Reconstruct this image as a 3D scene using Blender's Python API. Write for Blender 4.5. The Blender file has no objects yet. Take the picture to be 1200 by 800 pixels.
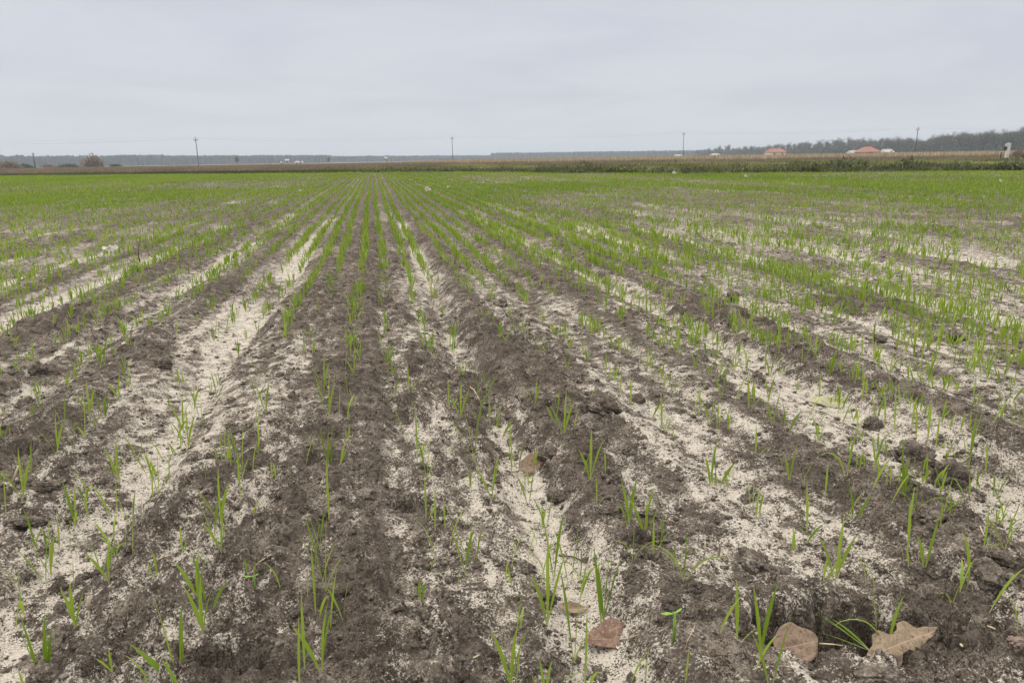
import bpy, math, random
import numpy as np
from mathutils import Vector, Matrix

random.seed(7)
RS = np.random.RandomState(11)
scene = bpy.context.scene
C = scene.collection
rad = math.radians

# ------------------------------------------------------------------ camera
HC = 0.75                                   # eye height above the field
FPX = 870.0                                 # focal length in photo pixels (1200 wide)
PITCH, YAW, ROLL = rad(13.76), rad(10.13), rad(0.89)
F_ = Vector((math.sin(YAW)*math.cos(PITCH), math.cos(YAW)*math.cos(PITCH), -math.sin(PITCH)))
R0 = Vector((math.cos(YAW), -math.sin(YAW), 0))
U0 = R0.cross(F_)
R_ = R0*math.cos(ROLL) - U0*math.sin(ROLL)
U_ = U0*math.cos(ROLL) + R0*math.sin(ROLL)
cam = bpy.data.objects.new('camera', bpy.data.cameras.new('camera'))
C.objects.link(cam)
cam.matrix_world = Matrix(((R_.x, U_.x, -F_.x, 0), (R_.y, U_.y, -F_.y, 0), (R_.z, U_.z, -F_.z, HC), (0, 0, 0, 1)))
cam.data.sensor_width = 36
cam.data.lens = 36*FPX/1200
cam.data.clip_start = 0.02
cam.data.clip_end = 20000
scene.camera = cam

# ------------------------------------------------------------------ world: overcast
world = bpy.data.worlds.new('World')
scene.world = world
world.use_nodes = True
wt = world.node_tree
wt.nodes.clear()
SUN_EL, SUN_AZ = rad(48), rad(-60)


class NT:
    """small node-tree writer"""
    def __init__(s, tree): s.t = tree
    def n(s, typ, **kw):
        nd = s.t.nodes.new(typ)
        for k, v in kw.items(): setattr(nd, k, v)
        return nd
    def put(s, sock, v):
        if isinstance(v, bpy.types.NodeSocket): s.t.links.new(v, sock)
        else: sock.default_value = v
    def math(s, op, a, b=0.0, c=None, clamp=False):
        nd = s.n('ShaderNodeMath', operation=op, use_clamp=clamp)
        s.put(nd.inputs[0], a); s.put(nd.inputs[1], b)
        if c is not None: s.put(nd.inputs[2], c)
        return nd.outputs[0]
    def mix(s, f, a, b, blend='MIX'):
        nd = s.n('ShaderNodeMix', data_type='RGBA', blend_type=blend)
        s.put(nd.inputs['Factor'], f)
        for sock, v in ((nd.inputs[6], a), (nd.inputs[7], b)):
            s.put(sock, v if isinstance(v, bpy.types.NodeSocket) or len(v) == 4 else (*v, 1))
        return nd.outputs[2]
    def step(s, x, lo, hi, a=0.0, b=1.0, interp='SMOOTHSTEP'):
        nd = s.n('ShaderNodeMapRange', interpolation_type=interp)
        s.put(nd.inputs[0], x)
        for i, v in zip((1, 2, 3, 4), (lo, hi, a, b)): s.put(nd.inputs[i], v)
        return nd.outputs[0]
    def noise(s, vec, scale, detail=4, rough=0.6, dist=0.0):
        nd = s.n('ShaderNodeTexNoise')
        if vec is not None: s.put(nd.inputs['Vector'], vec)
        nd.inputs['Scale'].default_value = scale
        nd.inputs['Detail'].default_value = detail
        nd.inputs['Roughness'].default_value = rough
        nd.inputs['Distortion'].default_value = dist
        return nd.outputs['Fac']
    def attr(s, name):
        nd = s.n('ShaderNodeAttribute'); nd.attribute_name = name
        return nd.outputs['Fac']
    def mapping(s, vec, scale):
        nd = s.n('ShaderNodeMapping'); s.put(nd.inputs[0], vec)
        nd.inputs['Scale'].default_value = scale
        return nd.outputs[0]


w = NT(wt)
sky = w.n('ShaderNodeTexSky', sky_type='NISHITA', sun_disc=False, sun_elevation=SUN_EL, sun_rotation=SUN_AZ)
sky.air_density = 1.0; sky.dust_density = 2.0
tc = w.n('ShaderNodeTexCoord')
sep = w.n('ShaderNodeSeparateXYZ'); w.put(sep.inputs[0], tc.outputs['Generated'])
zz = w.math('MAXIMUM', sep.outputs['Z'], 0.0)
den = w.math('ADD', zz, 0.10)
cmb = w.n('ShaderNodeCombineXYZ')
w.put(cmb.inputs[0], w.math('DIVIDE', sep.outputs['X'], den))
w.put(cmb.inputs[1], w.math('DIVIDE', sep.outputs['Y'], den))
cl = w.noise(cmb.outputs[0], 0.7, 6, 0.58, 0.5)
cl2 = w.noise(cmb.outputs[0], 0.16, 3, 0.5, 0.2)
clf = w.step(w.math('ADD', w.math('MULTIPLY', cl, 0.55), w.math('MULTIPLY', cl2, 0.45)), 0.40, 0.60)
cloud = w.mix(clf, (4.35, 4.55, 5.06), (4.90, 5.03, 5.42))
cloud = w.mix(w.step(zz, 0.2, 0.6), cloud, (6.0, 5.85, 5.5))
lift = w.step(zz, 0.17, 0.75, 1.0, 3.1)
lf = w.n('ShaderNodeVectorMath', operation='SCALE')
w.put(lf.inputs[0], cloud); w.put(lf.inputs['Scale'], lift)
hor = w.step(zz, 0.0, 0.09, 1.0, 0.0)
cc = w.mix(w.math('MULTIPLY', hor, 0.7), lf.outputs[0], (5.3, 5.4, 5.72))
skyc = w.mix(0.93, sky.outputs[0], cc)
bg = w.n('ShaderNodeBackground')
w.put(bg.inputs[0], skyc)
bg.inputs[1].default_value = 0.1
wo = w.n('ShaderNodeOutputWorld')
wt.links.new(bg.outputs[0], wo.inputs[0])

sun = bpy.data.objects.new('sun', bpy.data.lights.new('sun', 'SUN'))
C.objects.link(sun)
sun.data.energy = 0.9
sun.data.angle = rad(35)
sun.data.color = (1.0, 0.95, 0.88)
sd = Vector((math.sin(SUN_AZ)*math.cos(SUN_EL), math.cos(SUN_AZ)*math.cos(SUN_EL), math.sin(SUN_EL)))
sun.rotation_euler = (-sd).to_track_quat('-Z', 'Y').to_euler()

scene.view_settings.view_transform = 'Standard'
scene.view_settings.look = 'None'
scene.view_settings.exposure = 0.50
scene.view_settings.gamma = 1.0
cy = scene.cycles
cy.max_bounces = 5; cy.diffuse_bounces = 3; cy.glossy_bounces = 1; cy.transmission_bounces = 3
cy.volume_bounces = 0; cy.transparent_max_bounces = 8
cy.caustics_reflective = False; cy.caustics_refractive = False
cy.use_denoising = True
try:
    cy.denoiser = 'OPENIMAGEDENOISE'
    cy.denoising_input_passes = 'RGB_ALBEDO_NORMAL'
    cy.denoising_prefilter = 'ACCURATE'
except Exception:
    pass


# ------------------------------------------------------------------ where a photo point lies on the ground
def ray(px, py):
    return (F_ + R_*((px-600)/FPX) - U_*((py-400)/FPX))


def at_dist(px, py, d):
    r = ray(px, py)
    t = d/math.hypot(r.x, r.y)
    return Vector((r.x*t, r.y*t, HC + r.z*t))


def at(px, py):
    r = ray(px, py)
    z = 0.0
    for _ in range(4):
        t = (z-HC)/r.z
        z = float(height(np.array([r.x*t]), np.array([r.y*t]))[0])
    t = (z-HC)/r.z
    return Vector((r.x*t, r.y*t, z))


def at_z(px, py, z):
    r = ray(px, py); t = (z-HC)/r.z
    return Vector((r.x*t, r.y*t, z))


def project(x, y, z):
    d = np.stack([x, y, z-HC], -1)
    a = d @ np.array(R_); b = d @ np.array(U_); c = d @ np.array(F_)
    c = np.maximum(c, 1e-4)
    return 600+FPX*a/c, 400-FPX*b/c


# ------------------------------------------------------------------ noise
def h2(ix, iy, seed):
    a = (ix.astype(np.int64)*374761393 + iy.astype(np.int64)*668265263 + seed*2246822519) & 0xFFFFFFFF
    a = ((a ^ (a >> 13))*1274126177) & 0xFFFFFFFF
    a = ((a ^ (a >> 16))*2654435761) & 0xFFFFFFFF
    return (a ^ (a >> 15))/4294967295.0


def vn(x, y, seed=0):
    xi = np.floor(x); yi = np.floor(y)
    fx = x-xi; fy = y-yi
    fx = fx*fx*fx*(fx*(fx*6-15)+10); fy = fy*fy*fy*(fy*(fy*6-15)+10)
    a = h2(xi, yi, seed); b = h2(xi+1, yi, seed); c = h2(xi, yi+1, seed); d = h2(xi+1, yi+1, seed)
    return (a+(b-a)*fx)*(1-fy) + (c+(d-c)*fx)*fy - 0.5


def fbm(x, y, seed, octs=3, gain=0.5):
    s = 0; a = 1.0
    for i in range(octs):
        s = s + a*vn(x*2**i, y*2**i, seed+i*17); a *= gain
    return s


def lumps(x, y, cell, seed, prob):
    """rounded clods packed on a jittered lattice, 0..1"""
    gx = np.floor(x/cell); gy = np.floor(y/cell)
    out = np.zeros_like(x)
    for dx in (-1, 0, 1):
        for dy in (-1, 0, 1):
            cx = gx+dx; cyy = gy+dy
            px = (cx+0.5+0.8*(h2(cx, cyy, seed)-0.5))*cell
            py = (cyy+0.5+0.8*(h2(cx, cyy, seed+1)-0.5))*cell
            r = cell*(0.22+0.42*h2(cx, cyy, seed+2))
            on = h2(cx, cyy, seed+3) < prob
            q = 1-((x-px)**2+(y-py)**2)/(r*r)
            v = np.where(on & (q > 0), np.sqrt(np.maximum(q, 0))*r/(cell*0.64), 0)
            out = np.maximum(out, v)
    return out


def sst(x, a, b):
    t = np.clip((x-a)/(b-a), 0, 1)
    return t*t*(3-2*t)


# ------------------------------------------------------------------ field layout
UT = np.arange(-140, 140, 0.005)
PROF = np.zeros_like(UT); SAND = np.zeros_like(UT)
FURROWS = [(-5.1, .9, .16), (-4.2, .8, .14), (-3.35, 1, .15), (-2.5, .9, .14), (-1.66, 1, .13), (-0.86, 1.15, .15), (0.0, .25, .05),
           (0.41, 1.1, .105), (1.08, .3, .11), (1.86, 1.05, .12), (2.45, .45, .12), (2.98, .8, .12), (3.8, .7, .16), (4.7, .6, .15)]
for sgn in (-1, 1):
    k = -5.1 if sgn < 0 else 4.7
    while abs(k)*HC < 138:
        k += sgn*(0.75+0.4*RS.rand())
        FURROWS.append((k, 0.35+0.4*RS.rand(), 0.08+0.06*RS.rand()))
for k, s, wd in FURROWS:
    g = np.exp(-((UT-k*HC)/(wd*HC))**2)
    PROF -= 0.030*s*g
    SAND = np.maximum(SAND, s*np.exp(-np.abs((UT-k*HC)/(wd*HC*0.68))**2))
for k, hgt, wd in ((-0.13, .012, .16), (0.62, .020, .10), (-0.5, .014, .2), (-1.3, .018, .12), (1.45, .014, .15), (2.2, .022, .15), (-2.1, .016, .15)):
    PROF += hgt*np.exp(-((UT-k*HC)/(wd*HC))**2)
DARKB = np.zeros_like(UT)
for k, wd in ((1.08, .24), (-0.13, .15), (0.64, .10), (-1.25, .13), (1.45, .10), (2.25, .16), (-2.08, .14), (3.4, .14), (-2.9, .13)):
    DARKB = np.maximum(DARKB, (.6 if k in (1.08, .2) else 1)*np.exp(-((UT-k*HC)/(wd*HC))**2))
PROF *= 1.35
ROWSP = 0.205*HC                            # seed row spacing
ROW0 = 0.03*HC

# the far edge of the field, from left to right, and what lies beyond it
EDGE_PX = [(0, 206.3), (250, 204), (430, 202.3), (530, 201.6), (640, 202.8), (801, 203.6), (1000, 202), (1200, 200.3)]
_e = []
for px_, py_ in EDGE_PX:
    r_ = ray(px_, py_); t_ = -HC/r_.z
    _e.append((r_.x*t_, r_.y*t_))
_e = np.array(_e)
_d0 = _e[0]-_e[2]; _d1 = _e[-1]-_e[-3]
_e = np.vstack([_e[0]+_d0*40, _e, _e[-1]+_d1*40])


def beyond(x, y):
    return (y-np.interp(x, _e[:, 0], _e[:, 1]))*0.86


# pits and holes: photo point, half width (m), half depth (m), depth (m), heading
PITS = []
for px_, py_, a_, b_, dz_ in ((1000, 736, .165, .072, .062), (925, 750, .05, .035, .02), (1080, 744, .06, .03, .02), (482, 588, .05, .035, .030), (512, 598, .03, .03, .02),
                              (10, 540, .075, .05, .045), (268, 786, .07, .03, .035), (378, 508, .055, .018, .022), (425, 555, .045, .012, .018), (690, 545, .03, .022, .018),
                              (245, 540, .05, .02, .02), (128, 398, .05, .03, .03), (857, 349, .05, .03, .03), (700, 470, .035, .02, .02), (745, 640, .035, .02, .02),
                              (302, 770, .03, .02, .02), (958, 405, .05, .04, .03), (330, 640, .025, .012, .015)):
    r_ = ray(px_, py_); t_ = -HC/r_.z
    PITS.append((r_.x*t_, r_.y*t_, a_, b_, dz_))


def layers(x, y, res=None):
    """height and sand cover of the soil"""
    x = np.asarray(x, float); y = np.asarray(y, float)
    r = np.hypot(x, y)
    if res is None: res = 0.0035*r
    W = lambda wl: np.clip(wl/(1.5*res)-0.7, 0, 1)
    wob = 0.045*vn(x*0.5+3, y*0.55, 5) + 0.02*vn(x*2, y*1.8, 6)
    u = x+wob
    prof = np.interp(u, UT, PROF)
    sandp = np.interp(u, UT, SAND)
    wx = x+0.02*vn(x*16, y*16, 21)+0.008*vn(x*55, y*55, 22)
    wy = y+0.02*vn(x*16, y*16, 23)+0.008*vn(x*55, y*55, 24)
    big = 0.020*fbm(x*1.6, y*0.9, 31, 2)
    patch = fbm(x*2.5, y*0.38, 33, 3)
    yfar = sst(r, 7, 15)
    strip = (1-.8*yfar)*sst(vn(x*0.9, y*0.45, 34)+0.5*vn(x*3, y*1.6, 36), -0.38, 0.10)
    clod_amt = sst(fbm(x*2.1, y*1.5, 35, 2)+0.20*sst(prof, -0.008, 0.012), -0.12, 0.30)
    lp1 = lumps(wx, wy, 0.085, 41, 0.42)*W(.085)
    lp2 = lumps(wx+.3, wy, 0.036, 43, 0.55)*W(.036)
    lp3 = lumps(wx, wy+.7, 0.016, 45, 0.6)*W(.016)
    rid = 1-np.abs(vn(wx*17, wy*8, 58))/0.035
    crack = np.clip(rid, 0, 1)*sst(vn(x*5, y*4, 59), 0.0, 0.2)*W(.02)
    det = (0.013*fbm(wx*9, wy*5, 51, 2)*W(.1) + 0.008*fbm(wx*26, wy*15, 53, 2)*W(.04)
           + 0.0065*fbm(wx*75, wy*48, 55, 2)*W(.013) + 0.0042*vn(wx*240, wy*190, 57)*W(.004))
    hole = lumps(wx+.11, wy+.37, 0.045, 47, 0.22)*W(.045)+.6*lumps(wx+.51, wy+.17, 0.02, 49, 0.25)*W(.02)
    det = det - 0.015*hole*(.3+.7*clod_amt) + clod_amt*(0.024*lp1+0.016*lp2)+0.0065*lp3*(0.35+clod_amt)-0.010*crack
    row = np.cos((x+0.6*wob-ROW0)/ROWSP*2*math.pi)
    H = prof+big-0.0045*row*W(.15)+det
    # sand washed into the lows
    fill = sst(sandp*strip+0.55*patch, 0.16, 0.85)
    Hs = prof*0.72+big*0.9-0.006+0.003*fbm(wx*14, wy*9, 61, 3)*W(.07)
    H = H+(np.maximum(Hs, H*0.40+Hs*0.60)-H)*fill*0.7
    streak = fbm(wx*20, wy*3.2, 63, 3)*W(.03)
    darkb = np.interp(u, UT, DARKB)*(1-.5*yfar)
    sand = 0.53-0.06*sst(r, 1.8, 3.5)-0.20*yfar-0.27*darkb+0.52*fill*(1-0.8*sst(det, 0.006, 0.016))+0.20*patch+0.42*streak-8*det-0.16*hole-0.13*clod_amt-0.05*sst(prof, 0.0, 0.012)-0.5*crack  # holes and cracks also lose sand, putting their shade into the colour
    sand = sand+0.50*fbm(wx*38, wy*26, 65, 2)*W(.03)
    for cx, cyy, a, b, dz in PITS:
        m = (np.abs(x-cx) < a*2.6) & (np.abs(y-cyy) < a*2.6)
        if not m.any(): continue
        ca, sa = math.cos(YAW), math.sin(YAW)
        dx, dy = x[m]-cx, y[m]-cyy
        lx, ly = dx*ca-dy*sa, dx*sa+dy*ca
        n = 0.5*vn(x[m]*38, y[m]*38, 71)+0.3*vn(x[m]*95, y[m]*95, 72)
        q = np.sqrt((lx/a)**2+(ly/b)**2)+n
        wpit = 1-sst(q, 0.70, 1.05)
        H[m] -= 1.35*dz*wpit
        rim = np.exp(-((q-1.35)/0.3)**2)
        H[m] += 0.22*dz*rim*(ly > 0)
        sand[m] -= 0.75*wpit+0.15*rim  # shade of the hollow put into the colour: pits darker by less sand
    s = beyond(x, y)
    fl = sst(s, -1.0, 0.5)
    H = H*(1-fl)-0.22*sst(s, 0.1, 0.9)*(1-sst(s, 1.6, 3.0))+fl*0.03*vn(x*.6, y*.6, 77)*np.clip(40/np.maximum(r, 1), 0, 1)
    return H, sand


def height(x, y): return layers(x, y)[0]


# ------------------------------------------------------------------ materials
def new_mat(name):
    m = bpy.data.materials.new(name); m.use_nodes = True
    t = NT(m.node_tree)
    b = m.node_tree.nodes['Principled BSDF']
    b.inputs['Specular IOR Level'].default_value = 0.15
    b.inputs['Roughness'].default_value = 0.9
    return m, t, b


def plain(name, col, var=0.25, scale=8.0, rough=0.9, bump=0.0, bscale=40, spec=0.15):
    m, t, b = new_mat(name)
    tcn = t.n('ShaderNodeTexCoord')
    nz = t.noise(tcn.outputs['Object'], scale, 5, 0.65)
    lo = tuple(c*(1-var) for c in col); hi = tuple(min(1, c*(1+var)) for c in col)
    t.put(b.inputs['Base Color'], t.mix(t.step(nz, 0.3, 0.7), lo, hi))
    b.inputs['Roughness'].default_value = rough
    b.inputs['Specular IOR Level'].default_value = spec
    if bump:
        bn = t.n('ShaderNodeBump'); bn.inputs['Strength'].default_value = 0.8
        bn.inputs['Distance'].default_value = bump
        t.put(bn.inputs['Height'], t.noise(tcn.outputs['Object'], bscale, 6, 0.65))
        t.put(b.inputs['Normal'], bn.outputs[0])
    return m


DARK0, DARK1, DARK2 = (.049, .040, .033), (.145, .119, .097), (.245, .207, .171)
SAND0, SAND1 = (.41, .358, .302), (.605, .548, .475)


def soil_material(name, clod=False):
    m, t, b = new_mat(name)
    geo = t.n('ShaderNodeNewGeometry')
    P = geo.outputs['Position']
    sc = 1.0
    n1 = t.noise(P, 38*sc, 6, 0.68)
    n2 = t.noise(P, 170*sc, 4, 0.7)
    n3 = t.noise(P, 520*sc, 2, 0.6)
    n0 = t.noise(t.mapping(P, (1, .35, 1)), 16, 5, 0.7)
    grain0 = t.math('MULTIPLY', t.math('SUBTRACT', n0, .5), .55)
    grain = t.math('ADD', t.math('MULTIPLY', t.math('SUBTRACT', n1, 0.5), 1.15),
                   t.math('ADD', t.math('MULTIPLY', t.math('SUBTRACT', n2, 0.5), 1.95), t.math('MULTIPLY', t.math('SUBTRACT', n3, 0.5), 1.0)))
    dk = t.mix(t.step(t.noise(P, 60, 5, 0.7), 0.3, 0.7), DARK0, DARK1)
    dk = t.mix(t.step(t.math('ADD', t.noise(P, 14, 4, .6), t.math('MULTIPLY', t.math('SUBTRACT', n2, .5), .9)), 0.45, 0.75), dk, DARK2)
    sd_ = t.mix(t.step(t.noise(P, 220, 3, 0.7), 0.3, 0.7), SAND0, SAND1)
    if clod:
        f = t.step(grain, 0.12, 0.45, 0, 0.6)
        col = t.mix(f, dk, sd_)
    else:
        a = t.attr('sand')
        f = t.step(t.math('ADD', a, t.math('ADD', grain, grain0)), 0.33, 0.69)
        col = t.mix(f, dk, sd_)
        # humus specks, multiplied to paint in tiny black cavity shadows on the soil
        spk = t.math('MULTIPLY', t.noise(P, 30, 2, .5), 0.45)
        sp = t.math('MAXIMUM', t.step(t.math('ADD', t.noise(P, 330, 2, 0.5), spk), 0.80, 0.84), t.step(t.math('ADD', t.noise(P, 130, 3, 0.6), spk), 0.83, 0.86))
        col = t.mix(t.math('MULTIPLY', sp, 0.9), col, (.036, .028, .022))
        # land beyond the field
        g1 = t.noise(P, 0.22, 5, 0.6)
        turf = t.mix(t.step(g1, 0.35, 0.65), (.085, .095, .040), (.165, .165, .075))
        dry = t.mix(t.step(t.noise(P, 0.09, 5, .65), 0.3, 0.7), (.13, .098, .074), (.20, .158, .120))
        ditch = t.mix(t.step(g1, .3, .7), (.035, .033, .024), (.06, .055, .038))
        col = t.mix(t.attr('turf'), col, turf)
        col = t.mix(t.attr('dry'), col, dry)
        col = t.mix(t.attr('ditch'), col, ditch)
    t.put(b.inputs['Base Color'], col)
    b.inputs['Roughness'].default_value = 1.0
    b.inputs['Specular IOR Level'].default_value = 0.05
    bn = t.n('ShaderNodeBump')
    bn.inputs['Strength'].default_value = 0.85
    bn.inputs['Distance'].default_value = 0.014
    hh = t.math('ADD', t.math('MULTIPLY', n1, 0.8), t.math('ADD', t.math('MULTIPLY', n2, 0.6), t.math('MULTIPLY', n3, 0.25)))
    t.put(bn.inputs['Height'], hh)
    t.put(b.inputs['Normal'], bn.outputs[0])
    return m


M_SOIL = soil_material('soil')
M_CLOD = soil_material('clod_soil', True)


def leaf_material(name, pale, lo, hi, tip=None, transl=0.42):
    m, t, b = new_mat(name)
    a = t.attr('along'); rn = t.attr('tint')
    g = t.mix(rn, lo, hi)
    if tip: g = t.mix(t.math('MULTIPLY', t.step(a, 0.86, 1.0), t.step(rn, 0.55, 0.75)), g, tip)
    col = t.mix(t.step(a, 0.02, 0.30), pale, g)
    t.put(b.inputs['Base Color'], col)
    b.inputs['Roughness'].default_value = 0.5
    b.inputs['Specular IOR Level'].default_value = 0.28
    tr = t.n('ShaderNodeBsdfTranslucent'); t.put(tr.inputs[0], t.mix(1.0, col, (1.25, 1.2, .75), 'MULTIPLY'))
    mx = t.n('ShaderNodeMixShader'); mx.inputs[0].default_value = transl
    m.node_tree.links.new(b.outputs[0], mx.inputs[1]); m.node_tree.links.new(tr.outputs[0], mx.inputs[2])
    m.node_tree.links.new(mx.outputs[0], m.node_tree.nodes['Material Output'].inputs[0])
    return m


M_BLADE = leaf_material('wheat_leaf', (.34, .36, .17), (.115, .195, .018), (.250, .340, .048), (.42, .37, .15))
M_BROWN = leaf_material('dry_stalks', (.13, .098, .07), (.115, .092, .070), (.26, .21, .155), None, 0.2)
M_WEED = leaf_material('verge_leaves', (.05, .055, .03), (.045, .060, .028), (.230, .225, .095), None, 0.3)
M_TAN = leaf_material('pale_grass', (.20, .16, .11), (.26, .205, .14), (.40, .33, .23), None, 0.2)


# ------------------------------------------------------------------ mesh helpers
def mesh_np(name, V, faces, attrs=None, smooth=True):
    """faces: list of (n,k) int arrays"""
    me = bpy.data.meshes.new(name)
    V = np.ascontiguousarray(V, dtype=np.float32)
    me.vertices.add(len(V)); me.vertices.foreach_set('co', V.ravel())
    loops = np.concatenate([f.ravel() for f in faces]).astype(np.int32)
    sizes = np.concatenate([np.full(len(f), f.shape[1]) for f in faces])
    starts = np.concatenate([[0], np.cumsum(sizes)[:-1]]).astype(np.int32)
    me.loops.add(len(loops)); me.loops.foreach_set('vertex_index', loops)
    me.polygons.add(len(sizes)); me.polygons.foreach_set('loop_start', starts)
    if smooth: me.polygons.foreach_set('use_smooth', np.ones(len(sizes), bool))
    for k, a in (attrs or {}).items():
        at_ = me.attributes.new(k, 'FLOAT', 'POINT')
        at_.data.foreach_set('value', np.ascontiguousarray(a, dtype=np.float32))
    me.update(calc_edges=True)
    me.validate()
    return me


def link(name, me, mat=None, parent=None, **props):
    o = bpy.data.objects.new(name, me); C.objects.link(o)
    if mat is not None and me is not None and not me.materials: me.materials.append(mat)
    if parent is not None: o.parent = parent
    for k, v in props.items(): o[k] = v
    return o


def empty(name, loc, rz=0.0, **props):
    o = bpy.data.objects.new(name, None); C.objects.link(o)
    o.location = loc; o.rotation_euler = (0, 0, rz)
    o.empty_display_size = 0.05
    for k, v in props.items(): o[k] = v
    return o


def copy_tree(o, parent=None):
    c = o.copy(); C.objects.link(c); c.parent = parent
    for ch in list(o.children): copy_tree(ch, c)
    return c


class MB:
    def __init__(s): s.v = []; s.f = []
    def box(s, c, d, taper=1.0):
        n = len(s.v); x, y, z = c; a, b, h = d[0]/2, d[1]/2, d[2]/2
        for sz in (-1, 1):
            k = 1 if sz < 0 else taper
            for sx, sy in ((-1, -1), (1, -1), (1, 1), (-1, 1)): s.v.append((x+sx*a*k, y+sy*b*k, z+sz*h))
        for q in ((3, 2, 1, 0), (4, 5, 6, 7), (0, 1, 5, 4), (1, 2, 6, 5), (2, 3, 7, 6), (3, 0, 4, 7)): s.f.append(tuple(n+i for i in q))
        return s
    def tube(s, pts, rr, k=8, cap=True):
        pts = [Vector(p) for p in pts]; n0 = len(s.v)
        for i, p in enumerate(pts):
            d = (pts[min(i+1, len(pts)-1)]-pts[max(i-1, 0)]).normalized()
            a = d.orthogonal().normalized() if abs(d.z) < 0.9 else Vector((1, 0, 0)).cross(d).normalized()
            b = d.cross(a)
            r = rr[i] if hasattr(rr, '__len__') else rr
            for j in range(k):
                q = 2*math.pi*j/k
                s.v.append(tuple(p+a*math.cos(q)*r+b*math.sin(q)*r))
        for i in range(len(pts)-1):
            for j in range(k):
                s.f.append((n0+i*k+j, n0+i*k+(j+1) % k, n0+(i+1)*k+(j+1) % k, n0+(i+1)*k+j))
        if cap:
            s.f.append(tuple(n0+j for j in range(k))[::-1]); s.f.append(tuple(n0+(len(pts)-1)*k+j for j in range(k)))
        return s
    def poly(s, pts):
        n = len(s.v); s.v += [tuple(p) for p in pts]; s.f.append(tuple(range(n, n+len(pts)))); return s
    def mesh(s, name, smooth=False):
        me = bpy.data.meshes.new(name); me.from_pydata(s.v, [], s.f); me.update()
        if smooth: me.polygons.foreach_set('use_smooth', [True]*len(me.polygons))
        return me


# ------------------------------------------------------------------ the ground: one sheet to the horizon
def build_ground():
    th0 = YAW
    dense = np.arange(-rad(50), rad(50), 0.0027)
    coarse = np.linspace(rad(50), 2*math.pi-rad(50), 64, endpoint=False)
    th = th0+np.concatenate([dense, coarse])
    rr = [0.30]
    while rr[-1] < 85: rr.append(rr[-1]*1.0034)
    while rr[-1] < 4200: rr.append(rr[-1]*1.055)
    rr = np.array(rr)
    nt, nr = len(th), len(rr)
    Rg, Tg = np.meshgrid(rr, th, indexing='ij')
    x = (Rg*np.sin(Tg)).ravel(); y = (Rg*np.cos(Tg)).ravel()
    wid = np.gradient(np.concatenate([dense, coarse]))
    res = np.maximum(0.0031, np.abs(np.tile(wid, nr)))*Rg.ravel()
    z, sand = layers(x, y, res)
    s = beyond(x, y)
    jit = 2.5*fbm(x*.2, y*.2, 91, 2)
    lat = x
    drystart = np.interp(lat, [-60, -30, -12, 0, 8, 20, 40], [4, 5, 9, 22, 40, 55, 70])
    dry = sst(s+jit, drystart-1.5, drystart+1.5)
    turf = sst(s, -0.1, 0.4)
    ditch = sst(s, 0.0, 0.4)*(1-sst(s+.2*jit, 2.0, 3.4))
    idx = np.arange(nr*nt).reshape(nr, nt)
    a = idx[:-1]; b = idx[1:]
    q = np.stack([a, b, np.roll(b, -1, 1), np.roll(a, -1, 1)], -1).reshape(-1, 4)
    V = np.stack([x, y, z], -1)
    V = np.vstack([V, [[0, 0, float(z[:nt].mean())]]])
    c = len(V)-1
    fan = np.stack([np.full(nt, c), idx[0], np.roll(idx[0], -1)], -1)
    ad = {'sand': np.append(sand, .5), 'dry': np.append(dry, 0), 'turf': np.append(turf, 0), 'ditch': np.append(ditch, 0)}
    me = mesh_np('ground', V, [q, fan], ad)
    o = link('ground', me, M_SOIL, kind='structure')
    return o


build_ground()


# ------------------------------------------------------------------ blades of many plants in one go
def blades(base, az, length, lean, bend, width, tint, seg, fold=0.35, nrm=None):
    """ribbon blades; base (n,3). returns V, quads, attrs"""
    n = len(base)
    ts = np.linspace(0, 1, seg+1)
    dirx, diry = np.sin(az), np.cos(az)
    pos = base.copy()
    ang = lean.copy()
    pts = [pos.copy()]
    for i in range(seg):
        st = length/seg
        a = lean+bend*((i+0.5)/seg)**1.6
        pos = pos+np.stack([dirx*np.sin(a)*st, diry*np.sin(a)*st, np.cos(a)*st], -1)
        pts.append(pos.copy())
    tw = RS.uniform(-0.9, 0.9, n)
    face = az+math.pi/2+RS.uniform(-0.8, 0.8, n)
    V = []; al = []; ti = []
    for i, t in enumerate(ts):
        prof = (0.35+1.3*t) if t < 0.5 else 1.0
        prof = min(prof, 1.0)*(1 if t < 0.62 else max(0.02, math.sqrt(max(0, 1-((t-0.62)/0.38)**1.6))))
        wv = width*prof/2
        fa = face+tw*t
        off = np.stack([np.sin(fa)*wv, np.cos(fa)*wv, np.zeros(n)], -1)
        V.append(pts[i]-off); V.append(pts[i]+off)
        al += [np.full(n, t)]*2; ti += [tint]*2
    V = np.stack(V, 1)
    m = 2*(seg+1)
    o = (np.arange(n)*m)[:, None]
    q = np.concatenate([np.concatenate([o+2*i, o+2*i+1, o+2*i+3, o+2*i+2], 1) for i in range(seg)])
    return V.reshape(-1, 3), q, {'along': np.stack(al, 1).ravel(), 'tint': np.stack(ti, 1).ravel()}


def tri_blades(base, az, length, lean, width, tint):
    n = len(base)
    fa = RS.uniform(0, 2*math.pi, n)
    off = np.stack([np.sin(fa)*width/2, np.cos(fa)*width/2, np.zeros(n)], -1)
    tip = base+np.stack([np.sin(az)*np.sin(lean)*length, np.cos(az)*np.sin(lean)*length, np.cos(lean)*length], -1)
    V = np.stack([base-off, base+off, tip], 1).reshape(-1, 3)
    f = np.arange(3*n).reshape(-1, 3)
    return V, f, {'along': np.tile([0.2, 0.2, 1.0], n), 'tint': np.repeat(tint, 3)}


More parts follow.
